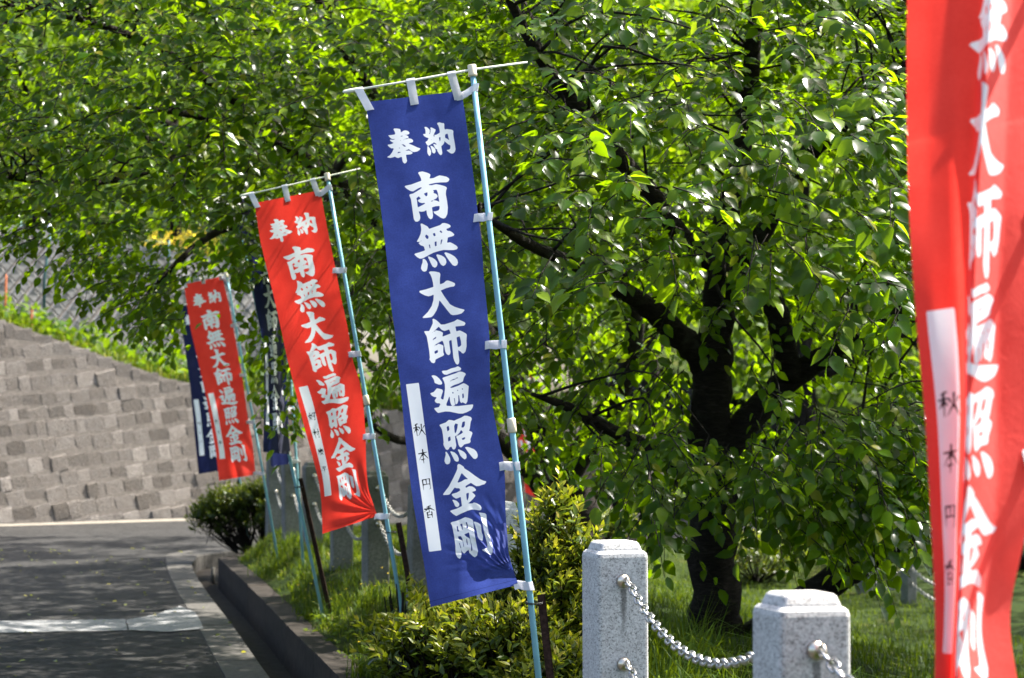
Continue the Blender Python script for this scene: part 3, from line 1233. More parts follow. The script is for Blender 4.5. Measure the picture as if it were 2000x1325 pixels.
# ================================================================== THE CHERRY TREES
treeA = empty("cherry_tree", at(1400, 1330, 13), "large dark-trunked cherry tree behind the chain posts on the right", "tree")
limA = [
    ("trunk", [(1404, 1350, 13.0, 0.213), (1400, 1290, 13.0, 0.172), (1396, 1180, 13.0, 0.143), (1390, 1040, 13, 0.131), (1384, 880, 12.9, 0.119), (1390, 740, 12.8, 0.107), (1402, 620, 12.7, 0.090), (1412, 480, 12.6, 0.074), (1445, 300, 12.4, 0.057), (1470, 100, 12.3, 0.045), (1500, -180, 12.2, 0.029), (1530, -420, 12.2, 0.010)]),
    ("limb", [(1392, 740, 12.8, 0.082), (1350, 680, 12.7, 0.074), (1275, 608, 12.4, 0.061), (1222, 572, 12.2, 0.049), (1130, 520, 11.6, 0.037), (1020, 470, 10.9, 0.025), (930, 410, 10.4, 0.010)]),
    ("limb", [(1400, 900, 12.9, 0.090), (1480, 800, 12.9, 0.082), (1570, 722, 12.8, 0.070), (1650, 678, 12.6, 0.057), (1740, 622, 12.3, 0.045), (1830, 540, 12.0, 0.025), (1900, 440, 11.8, 0.010)]),
    ("limb", [(1545, 735, 12.8, 0.066), (1525, 640, 12.6, 0.066), (1498, 570, 12.4, 0.061), (1423, 531, 12.1, 0.057), (1340, 470, 11.8, 0.053), (1266, 374, 11.5, 0.049), (1180, 270, 11.2, 0.041), (1080, 150, 11, 0.033), (1000, 10, 10.8, 0.023), (940, -140, 10.6, 0.008)]),
    ("limb", [(1405, 600, 12.7, 0.066), (1480, 470, 12.4, 0.053), (1570, 320, 12.0, 0.045), (1660, 230, 11.6, 0.037), (1770, 130, 11.2, 0.025), (1880, 20, 10.9, 0.010)]),
    ("limb", [(1560, 330, 12.0, 0.037), (1610, 250, 11.9, 0.041), (1700, 230, 11.7, 0.033), (1790, 180, 11.5, 0.025), (1860, 110, 11.3, 0.010)]),
    ("limb", [(1470, 1265, 13.1, 0.123), (1560, 1185, 12.8, 0.094), (1660, 1112, 12.5, 0.082), (1760, 1050, 12.2, 0.078), (1860, 985, 11.9, 0.066), (1960, 880, 11.6, 0.049), (2060, 720, 11.4, 0.025)]),
    ("limb", [(1390, 1010, 13, 0.057), (1450, 960, 13.2, 0.049), (1540, 900, 13.3, 0.037), (1640, 860, 13.3, 0.025), (1700, 800, 13.2, 0.010)]),
    ("limb", [(1386, 950, 13, 0.066), (1310, 900, 12.7, 0.049), (1210, 850, 12.4, 0.041), (1120, 800, 12, 0.029), (1040, 770, 11.7, 0.010)]),
]
axA = grow_limbs(treeA, limA, M['bark'])

polyA = [(930, -300), (2050, -300), (2050, 900), (1800, 950), (1700, 990), (1590, 990), (1520, 960), (1440, 930), (1360, 960), (1300, 1010), (1240, 1020), (1190, 930), (1130, 860), (1050, 800), (985, 760), (970, 620), (960, 420), (935, 200)]
gaps = [(1280, 560, (60, 60), .35), (1480, 640, (70, 60), .35), (1230, 640, (90, 70), .45), (1390, 700, (60, 110), .25), (1640, 960, (70, 60), .25), (1500, 860, (60, 40), .5), (1580, 560, (50, 50), .5), (1180, 980, (70, 60), .1), (1640, 1060, (60, 40), .2), (1400, 850, (60, 230), .45), (1300, 640, (70, 60), .3), (1490, 760, (90, 50), .35), (1700, 660, (80, 40), .4), (1620, 560, (60, 40), .4), (1250, 780, (60, 40), .4)]
folA = Foliage()
CA1 = sample_poly(polyA, 2000, 11.2, 15.5, .78, gaps)
CA2 = sample_poly([(960, 230), (1240, 170), (1420, 240), (1560, 160), (1800, 200), (1800, 620), (1640, 640), (1540, 500), (1380, 520), (1240, 560), (1100, 560), (1000, 540), (960, 420)], 200, 8.9, 10.8, .6)
CA3 = sample_poly([(930, -200), (1900, -250), (1900, 260), (1560, 240), (1300, 240), (1000, 280)], 500, 9.3, 13, .7)
CA4 = sample_poly([(1180, 760), (1420, 860), (1600, 800), (1800, 760), (1800, 950), (1640, 1000), (1500, 950), (1430, 900), (1360, 960), (1300, 1040), (1220, 1030), (1170, 880)], 190, 10.2, 12.6, .6, gaps)
cenA = np.array([1.1, 13.0, 2.6])
CA7 = sample_poly([(1450, 900), (1800, 880), (1800, 1020), (1700, 1050), (1560, 1040), (1470, 1000)], 130, 10.4, 12.0, .3)
for C_ in (CA1, CA3, CA4, CA7):
    folA.sprays(C_, unit(C_ - cenA), (7, 12), (.20, .40), (.056, .094), .55, (.05, .80), .14)
folA.sprays(CA2, unit(CA2 - cenA), (8, 12), (.22, .40), (.070, .104), .6, (.2, .78), .18)
# unseen crown above the picture, added to shade the bed and the road
q = rng.normal(0, 1, (1700, 3))
q = unit(q) * (rng.random((1700, 1)) ** .4)
CA5 = np.array([3.0, 14.0, 5.5]) + q * np.array([5.2, 5.2, 1.8])
cpx, cpy = project(CA5)
CA5 = CA5[((cpy < -60) | (cpx > 2080)) & (CA5[:, 1] > 10.5) & (CA5[:, 2] > 3.2)]
CA6 = np.array([6.2, 18.5, 5.0]) + (rng.random((3400, 3)) * 2 - 1) * np.array([3.2, 7.5, .9])  # unseen canopy on the right, added to darken the lawn
cpx, cpy = project(CA6)
vv = np.sin(CA6[:, 0] * 2.1 + 1.7 * np.sin(CA6[:, 1] * 1.1)) + np.sin(CA6[:, 1] * 1.9 + 1.5 * np.sin(CA6[:, 0] * 1.5))
CA6 = CA6[((cpy < -60) | (cpx > 2080)) & (vv > -.6)]
CA5 = np.concatenate([CA5, CA6])
folA.sprays(CA5, unit(CA5 - cenA), (7, 10), (.25, .45), (.085, .125), .5, (.1, .7), .1)
crown_parts(treeA, folA, 300, LEAF_A, M['cherry'])
mb = MB()
for C_ in (CA1, CA2, CA3, CA4):
    branchlets(C_, axA, 9, mb, .011)
mb.build("branches", M['bark'], treeA, True, kind="stuff")
obj("twigs", twig_mesh("twigs", folA.tw), M['bark'], treeA, kind="stuff")

treeB = empty("cherry_tree", at(1126, 1085, 20), "wide leaning cherry tree whose boughs overhang the road on the left", "tree")
limB = [
    ("trunk", [(1132, 1100, 20, .27), (1124, 1030, 20, .22), (1108, 950, 19.9, .19), (1072, 850, 19.6, .16), (1015, 765, 19.2, .135), (935, 650, 18.6, .11), (820, 510, 17.7, .085), (700, 390, 16.8, .065), (560, 290, 15.9, .045), (400, 230, 15.2, .03), (260, 210, 14.6, .01)]),
    ("limb", [(1105, 930, 19.8, .12), (1170, 830, 19.5, .11), (1235, 700, 19.2, .09), (1225, 560, 18.8, .07), (1150, 380, 18.2, .05), (1080, 180, 17.6, .035), (1020, -60, 17, .012)]),
    ("limb", [(1090, 1000, 19.9, .10), (1050, 940, 19.6, .09), (985, 868, 19.0, .07), (900, 815, 18.4, .055), (795, 862, 17.8, .035), (712, 820, 17.3, .025), (640, 760, 16.9, .01)]),
    ("limb", [(930, 645, 18.6, .08), (840, 420, 17.9, .065), (760, 240, 17.2, .05), (650, 60, 16.5, .035), (560, -150, 16, .012)]),
    ("limb", [(700, 390, 16.8, .055), (560, 420, 16.4, .04), (430, 450, 15.9, .03), (330, 530, 15.6, .02), (280, 590, 15.5, .008)]),
    ("limb", [(560, 290, 15.9, .04), (400, 150, 15.2, .032), (230, 60, 14.6, .024), (60, 20, 14, .01)]),
    ("limb", [(440, 240, 15.4, .032), (300, 330, 14.9, .025), (140, 360, 14.3, .018), (-40, 340, 13.8, .008)]),
    ("limb", [(780, 460, 17.4, .05), (700, 560, 16.9, .035), (600, 640, 16.5, .022), (530, 720, 16.2, .01)]),
]
axB = grow_limbs(treeB, limB, M['bark'])
polyB = [(-250, -250), (1150, -250), (1180, 500), (1130, 720), (1000, 760), (960, 820), (860, 760), (770, 720), (700, 800), (640, 780), (560, 840), (520, 740), (470, 700), (400, 640), (385, 700), (350, 650), (270, 640), (235, 560), (150, 470), (140, 425), (0, 440), (-250, 430)]
gapsB = [(350, 482, (105, 40), .07), (540, 560, (40, 60), .4), (700, 540, (40, 40), .35), (60, 120, (60, 30), .5), (710, 690, (30, 50), .5), (470, 560, (40, 40), .4)]
folB = Foliage()
cenB = np.array([-.6, 17.0, 3.0])
CB1 = sample_poly(polyB, 2600, 13.6, 18.5, .75, gapsB)
CB2 = sample_poly([(-250, -250), (640, -250), (640, 250), (560, 330), (420, 380), (240, 400), (0, 400), (-250, 400)], 760, 12.2, 14.2, .7)
CB3 = sample_poly([(560, -200), (960, -250), (960, 330), (700, 360), (690, 500), (620, 330)], 170, 11.4, 14, .65)
CB4 = sample_poly([(240, 360), (470, 400), (480, 620), (390, 690), (330, 640), (250, 600)], 100, 14.6, 16.8, .3)
CB5 = sample_poly([(470, 640), (560, 640), (600, 760), (560, 840), (515, 800)], 14, 14.2, 14.9)
CB6 = sample_poly([(670, 380), (760, 340), (780, 620), (700, 640)], 34, 12.6, 13.6, .2)
CB10 = sample_poly([(425, 370), (500, 360), (520, 480), (505, 560), (470, 540), (440, 460)], 34, 13.9, 14.9)
CB11 = sample_poly([(1000, 740), (1070, 740), (1075, 900), (1010, 905)], 26, 14.5, 17)
CB12 = sample_poly([(-60, 360), (150, 370), (260, 420), (330, 560), (365, 650), (290, 640), (230, 560), (130, 490), (-60, 455)], 100, 14.0, 16.5, .2)
for C_, pale_lf in ((CB12, .08), (CB10, .1), (CB11, .1), (CB1, .14), (CB2, .28), (CB3, .26), (CB4, .06), (CB5, .1), (CB6, .08)):  # top clusters get more pale leaves to imitate sunlit foliage
    folB.sprays(C_, unit(C_ - cenB), (7, 12), (.20, .40), (.055, .092), .55, (.05, .80), pale_lf)
q = rng.normal(0, 1, (1500, 3))
q = unit(q) * (rng.random((1500, 1)) ** .4)
CB7 = np.array([-.6, 17.5, 6.2]) + q * np.array([4.2, 5.2, 1.7])
CB7 = CB7[CB7[:, 2] > 1.5 + .222 * CB7[:, 1]][::2]
CB8 = np.array([-.9, 22.6, 5.0]) + (rng.random((480, 3)) * 2 - 1) * np.array([1.3, 2.6, .8])  # extra sprays added to keep the sun off the small red banner
CB9 = np.array([-.2, 24.5, 0]) + (rng.random((4300, 3)) * 2 - 1) * np.array([3.0, 7.4, 0])  # unseen canopy added overhead to throw dappled shade on the road
CB9[:, 2] = 1.75 + .192 * CB9[:, 1] + rng.random(len(CB9)) * .8
vv = np.sin(CB9[:, 0] * 2.9 + 1.7 * np.sin(CB9[:, 1] * 1.3)) + np.sin(CB9[:, 1] * 2.4 + 1.5 * np.sin(CB9[:, 0] * 1.9)) + .6 * np.sin(CB9[:, 0] * 6.1 - CB9[:, 1] * 4.7)
CB9 = CB9[vv > -.45]
CB7 = np.concatenate([CB7, CB8, CB9])
folB.sprays(CB7, unit(CB7 - cenB), (7, 10), (.25, .45), (.09, .13), .5, (.1, .7), .1)
crown_parts(treeB, folB, 300, LEAF_A, M['cherry'])
mb = MB()
for C_ in (CB1, CB2, CB3, CB4, CB5, CB6):
    branchlets(C_, axB, 11, mb, .012)
mb.build("branches", M['bark'], treeB, True, kind="stuff")
obj("twigs", twig_mesh("twigs", folB.tw), M['bark'], treeB, kind="stuff")

# ------------------------------------------------------------------ trees of the background
BG = [
    (1560, 1020, 33, 3.6, 5.5, "pale green sunlit tree on the far lawn right of the main trunk"),
    (1260, 985, 41, 3.6, 6.0, "bright leafy tree far behind the main cherry trunk"),
    (1860, 1010, 36, 3.4, 5.6, "bushy far tree mostly hidden by the near red banner"),
    (980, 830, 46, 4.0, 6.5, "yellow-green far tree behind the top of the blue banner"),
    (640, 760, 47, 3.8, 6.5, "far tree above the stone wall between the blue and red banners"),
    (330, 600, 50, 3.8, 6.0, "far bright tree above the grey block wall"),
    (60, 560, 49, 3.6, 6.0, "far tree at the upper left beyond the block wall"),
]
for k, (px_, py_, d_, rad, hh, lab) in enumerate(BG):
    x_ = (px_ - 1000) / F * d_
    z0 = float(hill_z(x_, d_)) if d_ > 46 else (1.7 if px_ < 1200 else .06 + .055 * max(0, d_ - 33))
    root = empty("far_tree", (x_, d_, z0 - .1), lab, "tree", "trees beyond the wall and lawn")
    mb = MB()
    tp = [(x_, d_, z0 - .3), (x_ + .1, d_, z0 + hh * .3), (x_ + .05, d_ + .1, z0 + hh * .65), (x_ + .2, d_, z0 + hh * 1.1)]
    mb.tube([Vector(t) for t in spline(tp, 4)], [.22 - .015 * i for i in range(13)], 8, True, .1)
    mb.build("trunk", M['bark'], root, True)
    for j in range(5):
        a = j * 1.26 + k
        mb = MB()
        h0 = z0 + hh * (.35 + .09 * j)
        mb.tube([Vector(t) for t in spline([(x_ + .08, d_, h0), (x_ + math.cos(a) * rad * .45, d_ + math.sin(a) * rad * .45, h0 + .8), (x_ + math.cos(a) * rad * .8, d_ + math.sin(a) * rad * .8, h0 + 1.2)], 3)],
                [.09, .08, .07, .055, .045, .03, .02], 6)
        mb.build("limb", M['bark'], root, True)
    # clumped crown
    cc = rng.normal(0, 1, (26, 3))
    cc = unit(cc) * (rng.random((26, 1)) ** .35)
    cc = np.array([x_, d_, z0 + hh * .85]) + cc * np.array([rad, rad, hh * .55])
    P = np.concatenate([c + rng.normal(0, .42, (190, 3)) for c in cc])
    n_ = len(P)
    ax = unit(rng.normal(0, 1, (n_, 3)) + np.array([0, 0, -.4]))
    nr = rng.normal(0, .6, (n_, 3)) + np.array([.2, -.1, 1.0])
    ti = np.clip(np.repeat(rng.uniform(.35, .9, 26), 190) + rng.normal(0, .15, n_), 0, 1)
    obj("crown", leaves_mesh("crown", LEAF_B, P, frames(ax, nr), rng.uniform(.14, .24, n_), ti), M['wood_leaf'], root, kind="stuff")

# woodland on the hillside reads as one mass
n_ = 30000
cx = rng.uniform(-26, 34, 520)
cy = rng.uniform(52, 95, 520)
cz = np.array([float(hill_z(a, b_)) for a, b_ in zip(cx, cy)]) + rng.uniform(.5, 6.5, 520)
ci = rng.integers(0, 520, n_)
P = np.stack([cx[ci], cy[ci], cz[ci]], -1) + rng.normal(0, .9, (n_, 3))
ax = unit(rng.normal(0, 1, (n_, 3)) + np.array([0, 0, -.4]))
nr = rng.normal(0, .6, (n_, 3)) + np.array([.2, -.2, 1.0])
ti = np.clip(rng.uniform(.3, .95, 520)[ci] + rng.normal(0, .15, n_), 0, 1)
wd_ = obj("woodland", leaves_mesh("woodland", LEAF_B, P, frames(ax, nr), rng.uniform(.35, .65, n_), ti), M['wood_leaf'], kind="stuff")
tag(wd_, "sunlit broadleaf woodland covering the hillside behind everything", "woodland")

# ================================================================== SHRUBS AND GRASS
def shrub(name, base, lobes, nshoot, label, leafsz=(.042, .068), tint_top=.95, dark=0.0, nsingle=0, upright=.75):
    """lobes: (x, y, zc, rx, ry, rz); shoots start inside the lobes and reach upward and out"""
    root = empty(name, base, label, "shrub", "clipped shrubs in the planting bed")
    fol = Foliage()
    fol.gaps = False
    B, A, N, S, T, TW = [], [], [], [], [], []
    tot = sum(l[3] * l[5] for l in lobes)
    stems = MB()
    for (x, y, zc, rx, ry, rz) in lobes:
        k = int(nshoot * rx * rz / tot)
        q = unit(rng.normal(0, 1, (k, 3))) * (rng.random((k, 1)) ** .33)
        q[:, 2] = np.abs(q[:, 2]) * np.where(rng.random(k) < .75, 1, -1)
        P = np.array([x, y, zc]) + q * np.array([rx, ry, rz])
        o_ = unit(q * np.array([.7, .7, .4]) + np.array([0, 0, upright]) + rng.normal(0, .22, (k, 3)))
        L_ = rng.uniform(.07, .15, k)
        nl = 9
        side = unit(np.cross(o_, rng.normal(0, 1, (k, 3))))
        for j in range(nl):
            t = (j + 1) / nl
            th = j * 2.4 + rng.normal(0, .2, k)
            s2 = np.cross(o_, side)
            sd_ = side * np.cos(th)[:, None] + s2 * np.sin(th)[:, None]
            ax = unit(sd_ * (1.0 - .45 * t) + o_ * (.35 + .75 * t) + rng.normal(0, .12, (k, 3)))
            B.append(P + o_ * (L_ * t)[:, None])
            A.append(ax)
            N.append(o_ * 1.0 - sd_ * .5 + np.array([0, 0, .5]) + rng.normal(0, .25, (k, 3)))
            S.append(rng.uniform(*leafsz, k) * (1.05 - .45 * t ** 3))
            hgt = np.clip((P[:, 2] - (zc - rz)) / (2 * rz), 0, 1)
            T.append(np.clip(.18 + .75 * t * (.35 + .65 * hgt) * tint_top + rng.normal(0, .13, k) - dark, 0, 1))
        TW.append(np.concatenate([P - o_ * .08, P + o_ * (L_ * .5)[:, None], P + o_ * L_[:, None]], 1))
        b0 = Vector((base[0] * .5 + x * .5, base[1] * .5 + y * .5, base[2] - .03))
        for p in P[::6]:
            p_ = Vector(p)
            md = b0.lerp(p_, .5) + Vector(rng.normal(0, .03, 3))
            stems.tube([b0, md, p_], [.008, .006, .003], 5, False)
    fol.base, fol.axis, fol.nrm, fol.size, fol.tint = [B], [A], [N], [S], [T]
    fol.base, fol.axis, fol.nrm, fol.size, fol.tint = B, A, N, S, T
    fol.twigs = TW
    stems.build("stems", M['bark'], root, True)
    LT = leaf_template(.22, .3, .12)
    if nsingle:
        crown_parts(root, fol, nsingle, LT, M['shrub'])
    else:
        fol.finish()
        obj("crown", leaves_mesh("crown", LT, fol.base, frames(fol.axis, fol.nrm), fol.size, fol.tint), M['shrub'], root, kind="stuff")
    obj("twigs", twig_mesh("twigs", fol.tw, .0035, .0015), M['bark'], root, kind="stuff")
    return root


def gz(x, y):
    return float(bed_z(x, y))


shrub("shrub", (.17, 9.35, gz(.17, 9.35)), [(.19, 9.35, .86, .13, .13, .30), (.10, 9.3, .70, .17, .15, .26), (.24, 9.25, .60, .14, .15, .26), (.06, 9.15, .5, .2, .15, .2)],
      560, "tall yellow-tipped shrub between the blue banner pole and the granite post", nsingle=300)
shrub("shrub", (-.18, 9.2, gz(-.18, 9.2)), [(-.22, 9.2, .52, .30, .24, .20), (-.02, 9.0, .5, .24, .22, .24), (-.40, 9.5, .50, .16, .18, .20), (.14, 8.8, .42, .16, .16, .2)],
      760, "low spreading shrub under the bottom edge of the blue banner", nsingle=300)
shrub("shrub", (-.52, 11.2, gz(-.52, 11.2)), [(-.56, 11.2, .52, .10, .12, .22), (-.42, 11.0, .46, .16, .16, .16)],
      130, "small yellow-tipped shrub sprig left of the blue banner's bottom corner")
shrub("shrub", (-2.62, 24.3, gz(-2.62, 24.3)), [(-2.92, 24.3, .50, .38, .30, .26), (-2.58, 24.2, .56, .32, .28, .27), (-3.16, 24.4, .42, .26, .22, .17)],
      760, "dark round shrub at the far corner of the kerb by the stone wall", (.04, .065), .6, .12)
for (x, y, r_, h_, lb) in [(.9, 25.2, .5, .35, "low shrub on the lawn behind the fence posts, left of the far red banner"),
                           (2.6, 24.5, .6, .4, "low shrub on the lawn beyond the main cherry trunk"),
                           (4.0, 25.6, .9, 1.0, "tall dark shrub beyond the low bough at the right"),
                           (5.6, 25.2, 1.0, 1.1, "dark shrub at the right, just left of the near red banner")]:
    shrub("shrub", (x, y, gz(x, y)), [(x, y, gz(x, y) + h_ * .6, r_, r_ * .8, h_ * .6)], 200, lb, (.05, .08), .7)

# yellow bush and mixed growth on the bank above the wall
n_ = 2600
cx = rng.uniform(0, 1, 40)
P = []
s_ = rng.uniform(arc[1] - 1, arc[-1] - 1, n_)
for s in s_:
    h = float(np.interp(s, [a for a, _ in WTOP], [h for _, h in WTOP]))
    p, _, nr_ = wall_pt(s, h, 0)
    k = rng.random()
    q = p + nr_ * (-.15 - 2.2 * k)
    P.append((q.x, q.y, h + .05 + .35 * k + rng.random() * .42 * (.4 + .6 * math.sin(s * 2.3) ** 2)))
P = np.array(P)
ax = unit(rng.normal(0, .6, (n_, 3)) + np.array([0, 0, .5]))
nr = rng.normal(0, .6, (n_, 3)) + np.array([0, -.2, 1.0])
bo = obj("bank_undergrowth", leaves_mesh("bank_undergrowth", LEAF_B, P, frames(ax, nr), rng.uniform(.10, .22, n_), rng.uniform(.1, .85, n_)), M['wood_leaf'], kind="stuff")
tag(bo, "leafy undergrowth along the top of the stone wall", "undergrowth")
yx, yy, yz = at(360, 485, 46)
root = empty("yellow_bush", (yx, yy, yz - 1.1), "bright yellow bush of sunlit-coloured leaves seen through foliage above the wall", "bush")
P = np.array([yx, yy, yz]) + unit(rng.normal(0, 1, (520, 3))) * (rng.random((520, 1)) ** .3) * np.array([.95, .7, .42])
obj("yellow_leaves", leaves_mesh("yellow_leaves", LEAF_B, P, frames(unit(rng.normal(0, 1, (520, 3))), rng.normal(0, .6, (520, 3)) + np.array([.3, -.3, 1])), rng.uniform(.06, .11, 520), rng.random(520)), M['yellow'], root, kind="stuff")  # stands for sunlit leaves, the sunlight put into the yellow
mb = MB()
for k in range(9):
    a = k * .7
    mb.tube([(yx + .1 * math.cos(a), yy, yz - 1.3), (yx + .3 * math.cos(a), yy + .2 * math.sin(a), yz - .6), (yx + .7 * math.cos(a), yy + .5 * math.sin(a), yz + .1)], [.03, .02, .01], 5)
mb.build("stems", M['bark'], root, True)


def blades(name, X, Y, Z, length, width, label, tint=(.1, .9), lean=.45):
    n_ = len(X)
    base = np.stack([X, Y, Z], -1)
    th = rng.uniform(0, 2 * math.pi, n_)
    dirv = np.stack([np.cos(th), np.sin(th), np.zeros(n_)], -1)
    side = np.stack([-np.sin(th), np.cos(th), np.zeros(n_)], -1)
    L_ = rng.uniform(*length, n_)
    ln = np.abs(rng.normal(0, lean, n_)) + .1
    V = np.zeros((n_, 5, 3))
    up = np.array([0, 0, 1.0])
    w_ = rng.uniform(*width, n_)
    m1 = base + up * (L_ * .55)[:, None] + dirv * (L_ * ln * .3)[:, None]
    tip = base + up * (L_ * np.clip(1 - .45 * ln, .2, 1))[:, None] + dirv * (L_ * ln)[:, None]
    V[:, 0] = base - side * (w_ / 2)[:, None]
    V[:, 1] = base + side * (w_ / 2)[:, None]
    V[:, 2] = m1 - side * (w_ * .42)[:, None]
    V[:, 3] = m1 + side * (w_ * .42)[:, None]
    V[:, 4] = tip
    T = np.array([(0, 1, 3), (0, 3, 2), (2, 3, 4)])[None] + (np.arange(n_) * 5)[:, None, None]
    o = obj(name, mesh_np(name, V.reshape(-1, 3), T.reshape(-1, 3), True, np.repeat(rng.uniform(*tint, n_), 5)), M['grass'], kind="stuff")
    return tag(o, label, "grass")


n_ = 34000
Y = rng.uniform(8.5, 26.0, n_)
X = x_kerb(Y) + .15 + rng.random(n_) ** 1.1 * 1.6
pat = np.sin(X * 5 + Y * 2.1) + np.sin(Y * 3.7 - X * 2.2) + rng.normal(0, .5, n_)
k_ = (pat > -1.0) & ((X - x_kerb(Y)) > .17 + .05 * np.sin(Y * 5) + .05)
X, Y = X[k_], Y[k_]
blades("bed_grass", X, Y, bed_z(X, Y) - .01, (.03, .095), (.004, .008), "short bright grass between the kerb and the stone posts", (.3, 1.0))
n_ = 3000
c = rng.integers(0, 60, n_)
ty = rng.uniform(10.5, 22, 60)
tx = x_fence(ty) + rng.uniform(-.5, .4, 60)
X = tx[c] + rng.normal(0, .05, n_)
Y = ty[c] + rng.normal(0, .07, n_)
blades("tall_grass_tufts", X, Y, bed_z(X, Y) - .01, (.09, .22), (.004, .008), "long grass tufts at the feet of the stone posts", (.1, .6), .6)
n_ = 26000
Y = rng.uniform(7.5, 26, n_)
X = x_fence(Y) + .3 + rng.random(n_) * (1.5 + Y * .2)
blades("lawn_grass", X, Y, bed_z(X, Y) - .01, (.04, .11), (.005, .009), "mown lawn under the cherry trees right of the chain fence", (.0, .45))
n_ = 1500
c = rng.integers(0, 22, n_)
ty = rng.uniform(7.6, 12.5, 22)
tx = x_fence(ty) + rng.uniform(.12, .9, 22)
X = tx[c] + rng.normal(0, .06, n_)
Y = ty[c] + rng.normal(0, .08, n_)
blades("fence_grass_tufts", X, Y, bed_z(X, Y) - .01, (.2, .5), (.004, .008), "arching grass tufts just behind the granite post and chain", (.15, .7), .9)
n_ = 9000
s_ = rng.uniform(arc[1] - 1.5, arc[-1], n_)
P = []
for s in s_:
    h = float(np.interp(s, [a for a, _ in WTOP], [h for _, h in WTOP]))
    p, _, nr_ = wall_pt(s, h, 0)
    k = rng.random()
    q = p + nr_ * (-.14 - 2.5 * k)
    P.append((q.x, q.y, h + .22 * min(1, k * 2.0)))
P = np.array(P)
blades("bank_grass", P[:, 0], P[:, 1], P[:, 2] - .02, (.12, .38), (.015, .03), "sunlit grass on the bank above the stone wall", (.35, 1.0))

# broad-leaved weeds by the kerb
wf = Foliage()
Y = rng.uniform(11.6, 17.5, 150)
X = x_kerb(Y) + rng.uniform(.16, .55, 150)
C_ = np.stack([X, Y, bed_z(X, Y) + rng.uniform(.0, .07, 150)], -1)
wf.sprays(C_, rng.normal(0, 1, (150, 3)), (7, 10), (.05, .11), (.03, .05), .1, (.35, .9), .1, .5)
wf.finish()
wo_ = obj("kerb_weeds", leaves_mesh("kerb_weeds", LEAF_A, wf.base, frames(wf.axis, wf.nrm), wf.size, wf.tint), M['grass'], kind="stuff")
tag(wo_, "low leafy weeds spilling over the kerb", "weeds")
Y = rng.uniform(12, 18, 40)
X = x_kerb(Y) + rng.uniform(.2, .7, 40)
P = np.stack([X, Y, bed_z(X, Y) + rng.uniform(.06, .13, 40)], -1)
P = np.repeat(P, 5, 0)
th = np.tile(np.arange(5) * 1.257, 40)
ax = np.stack([np.cos(th), np.sin(th), np.full(200, .25)], -1)
yo = obj("wild_flowers", leaves_mesh("wild_flowers", LEAF_B, P, frames(ax, np.tile([0, 0, 1.0], (200, 1))), np.full(200, .011), rng.random(200)), M['yellow'], kind="stuff")
tag(yo, "tiny yellow wild flowers dotted in the kerb grass", "flowers")
# fallen leaves and litter on road and kerb
n_ = 240
Y = rng.uniform(12.5, 27, n_)
X = seg_interp(STRIP_L, Y) + rng.uniform(-3.4, .25, n_)
P = np.stack([X, Y, np.full(n_, .014)], -1)
th = rng.uniform(0, 6.28, n_)
lo = obj("fallen_leaves", leaves_mesh("fallen_leaves", LEAF_A, P, frames(np.stack([np.cos(th), np.sin(th), rng.uniform(-.1, .2, n_)], -1), rng.normal(0, .2, (n_, 3)) + np.array([0, 0, 1.0])), rng.uniform(.02, .05, n_), rng.uniform(.5, 1, n_)), M['shrub'], kind="stuff")
tag(lo, "scattered small fallen leaves on the road and its concrete edge", "leaves")

# ================================================================== STONE POSTS AND CHAINS
PA = .160
PH = .778
PROT = R(16)


def post_mesh(a, h):
    """square granite post: rounded arrises, shoulder, raised cap plate with sloped sides"""
    prof = [(-.12, a / 2), (h - .046, a / 2), (h - .035, a / 2 - .0025), (h - .029, a / 2 - .008), (h - .0265, a / 2 - .014), (h - .020, a / 2 - .0155), (h - .006, a / 2 - .021), (h - .001, a / 2 - .026), (h, a / 2 - .032)]
    V, Fc = [], []
    ns = 4
    for z_, hw in prof:
        r_ = min(.012, hw * .5)
        for (sx, sy, a0) in ((1, 1, 0), (-1, 1, 90), (-1, -1, 180), (1, -1, 270)):
            for k in range(ns):
                th = R(a0 + 90 * k / (ns - 1))
                V.append((sx * (hw - r_) + r_ * math.cos(th), sy * (hw - r_) + r_ * math.sin(th), z_))
    m_ = 4 * ns
    for i in range(len(prof) - 1):
        for k in range(m_):
            k2 = (k + 1) % m_
            Fc.append((i * m_ + k, i * m_ + k2, (i + 1) * m_ + k2, (i + 1) * m_ + k))
    Fc.append(tuple((len(prof) - 1) * m_ + k for k in range(m_)))
    return mesh_from("post_shaft", V, Fc)


def eye_mesh(n=14):
    """conical flange with a ring, axis -Y"""
    mb = MB()
    mb.tube([(0, 0, 0), (0, -.006, 0), (0, -.014, 0)], [.0215, .0205, .010], n)
    mb.tube([(0, -.012, 0), (0, -.024, 0)], .0055, 8)
    pts = [(0, -.031 + .013 * math.cos(t) * 1.0, .013 * math.sin(t)) for t in np.linspace(0, 2 * math.pi, 13)]
    mb.tube(pts, .0042, 6, False)
    return mesh_from("eye_bolt", mb.V, mb.F, True)


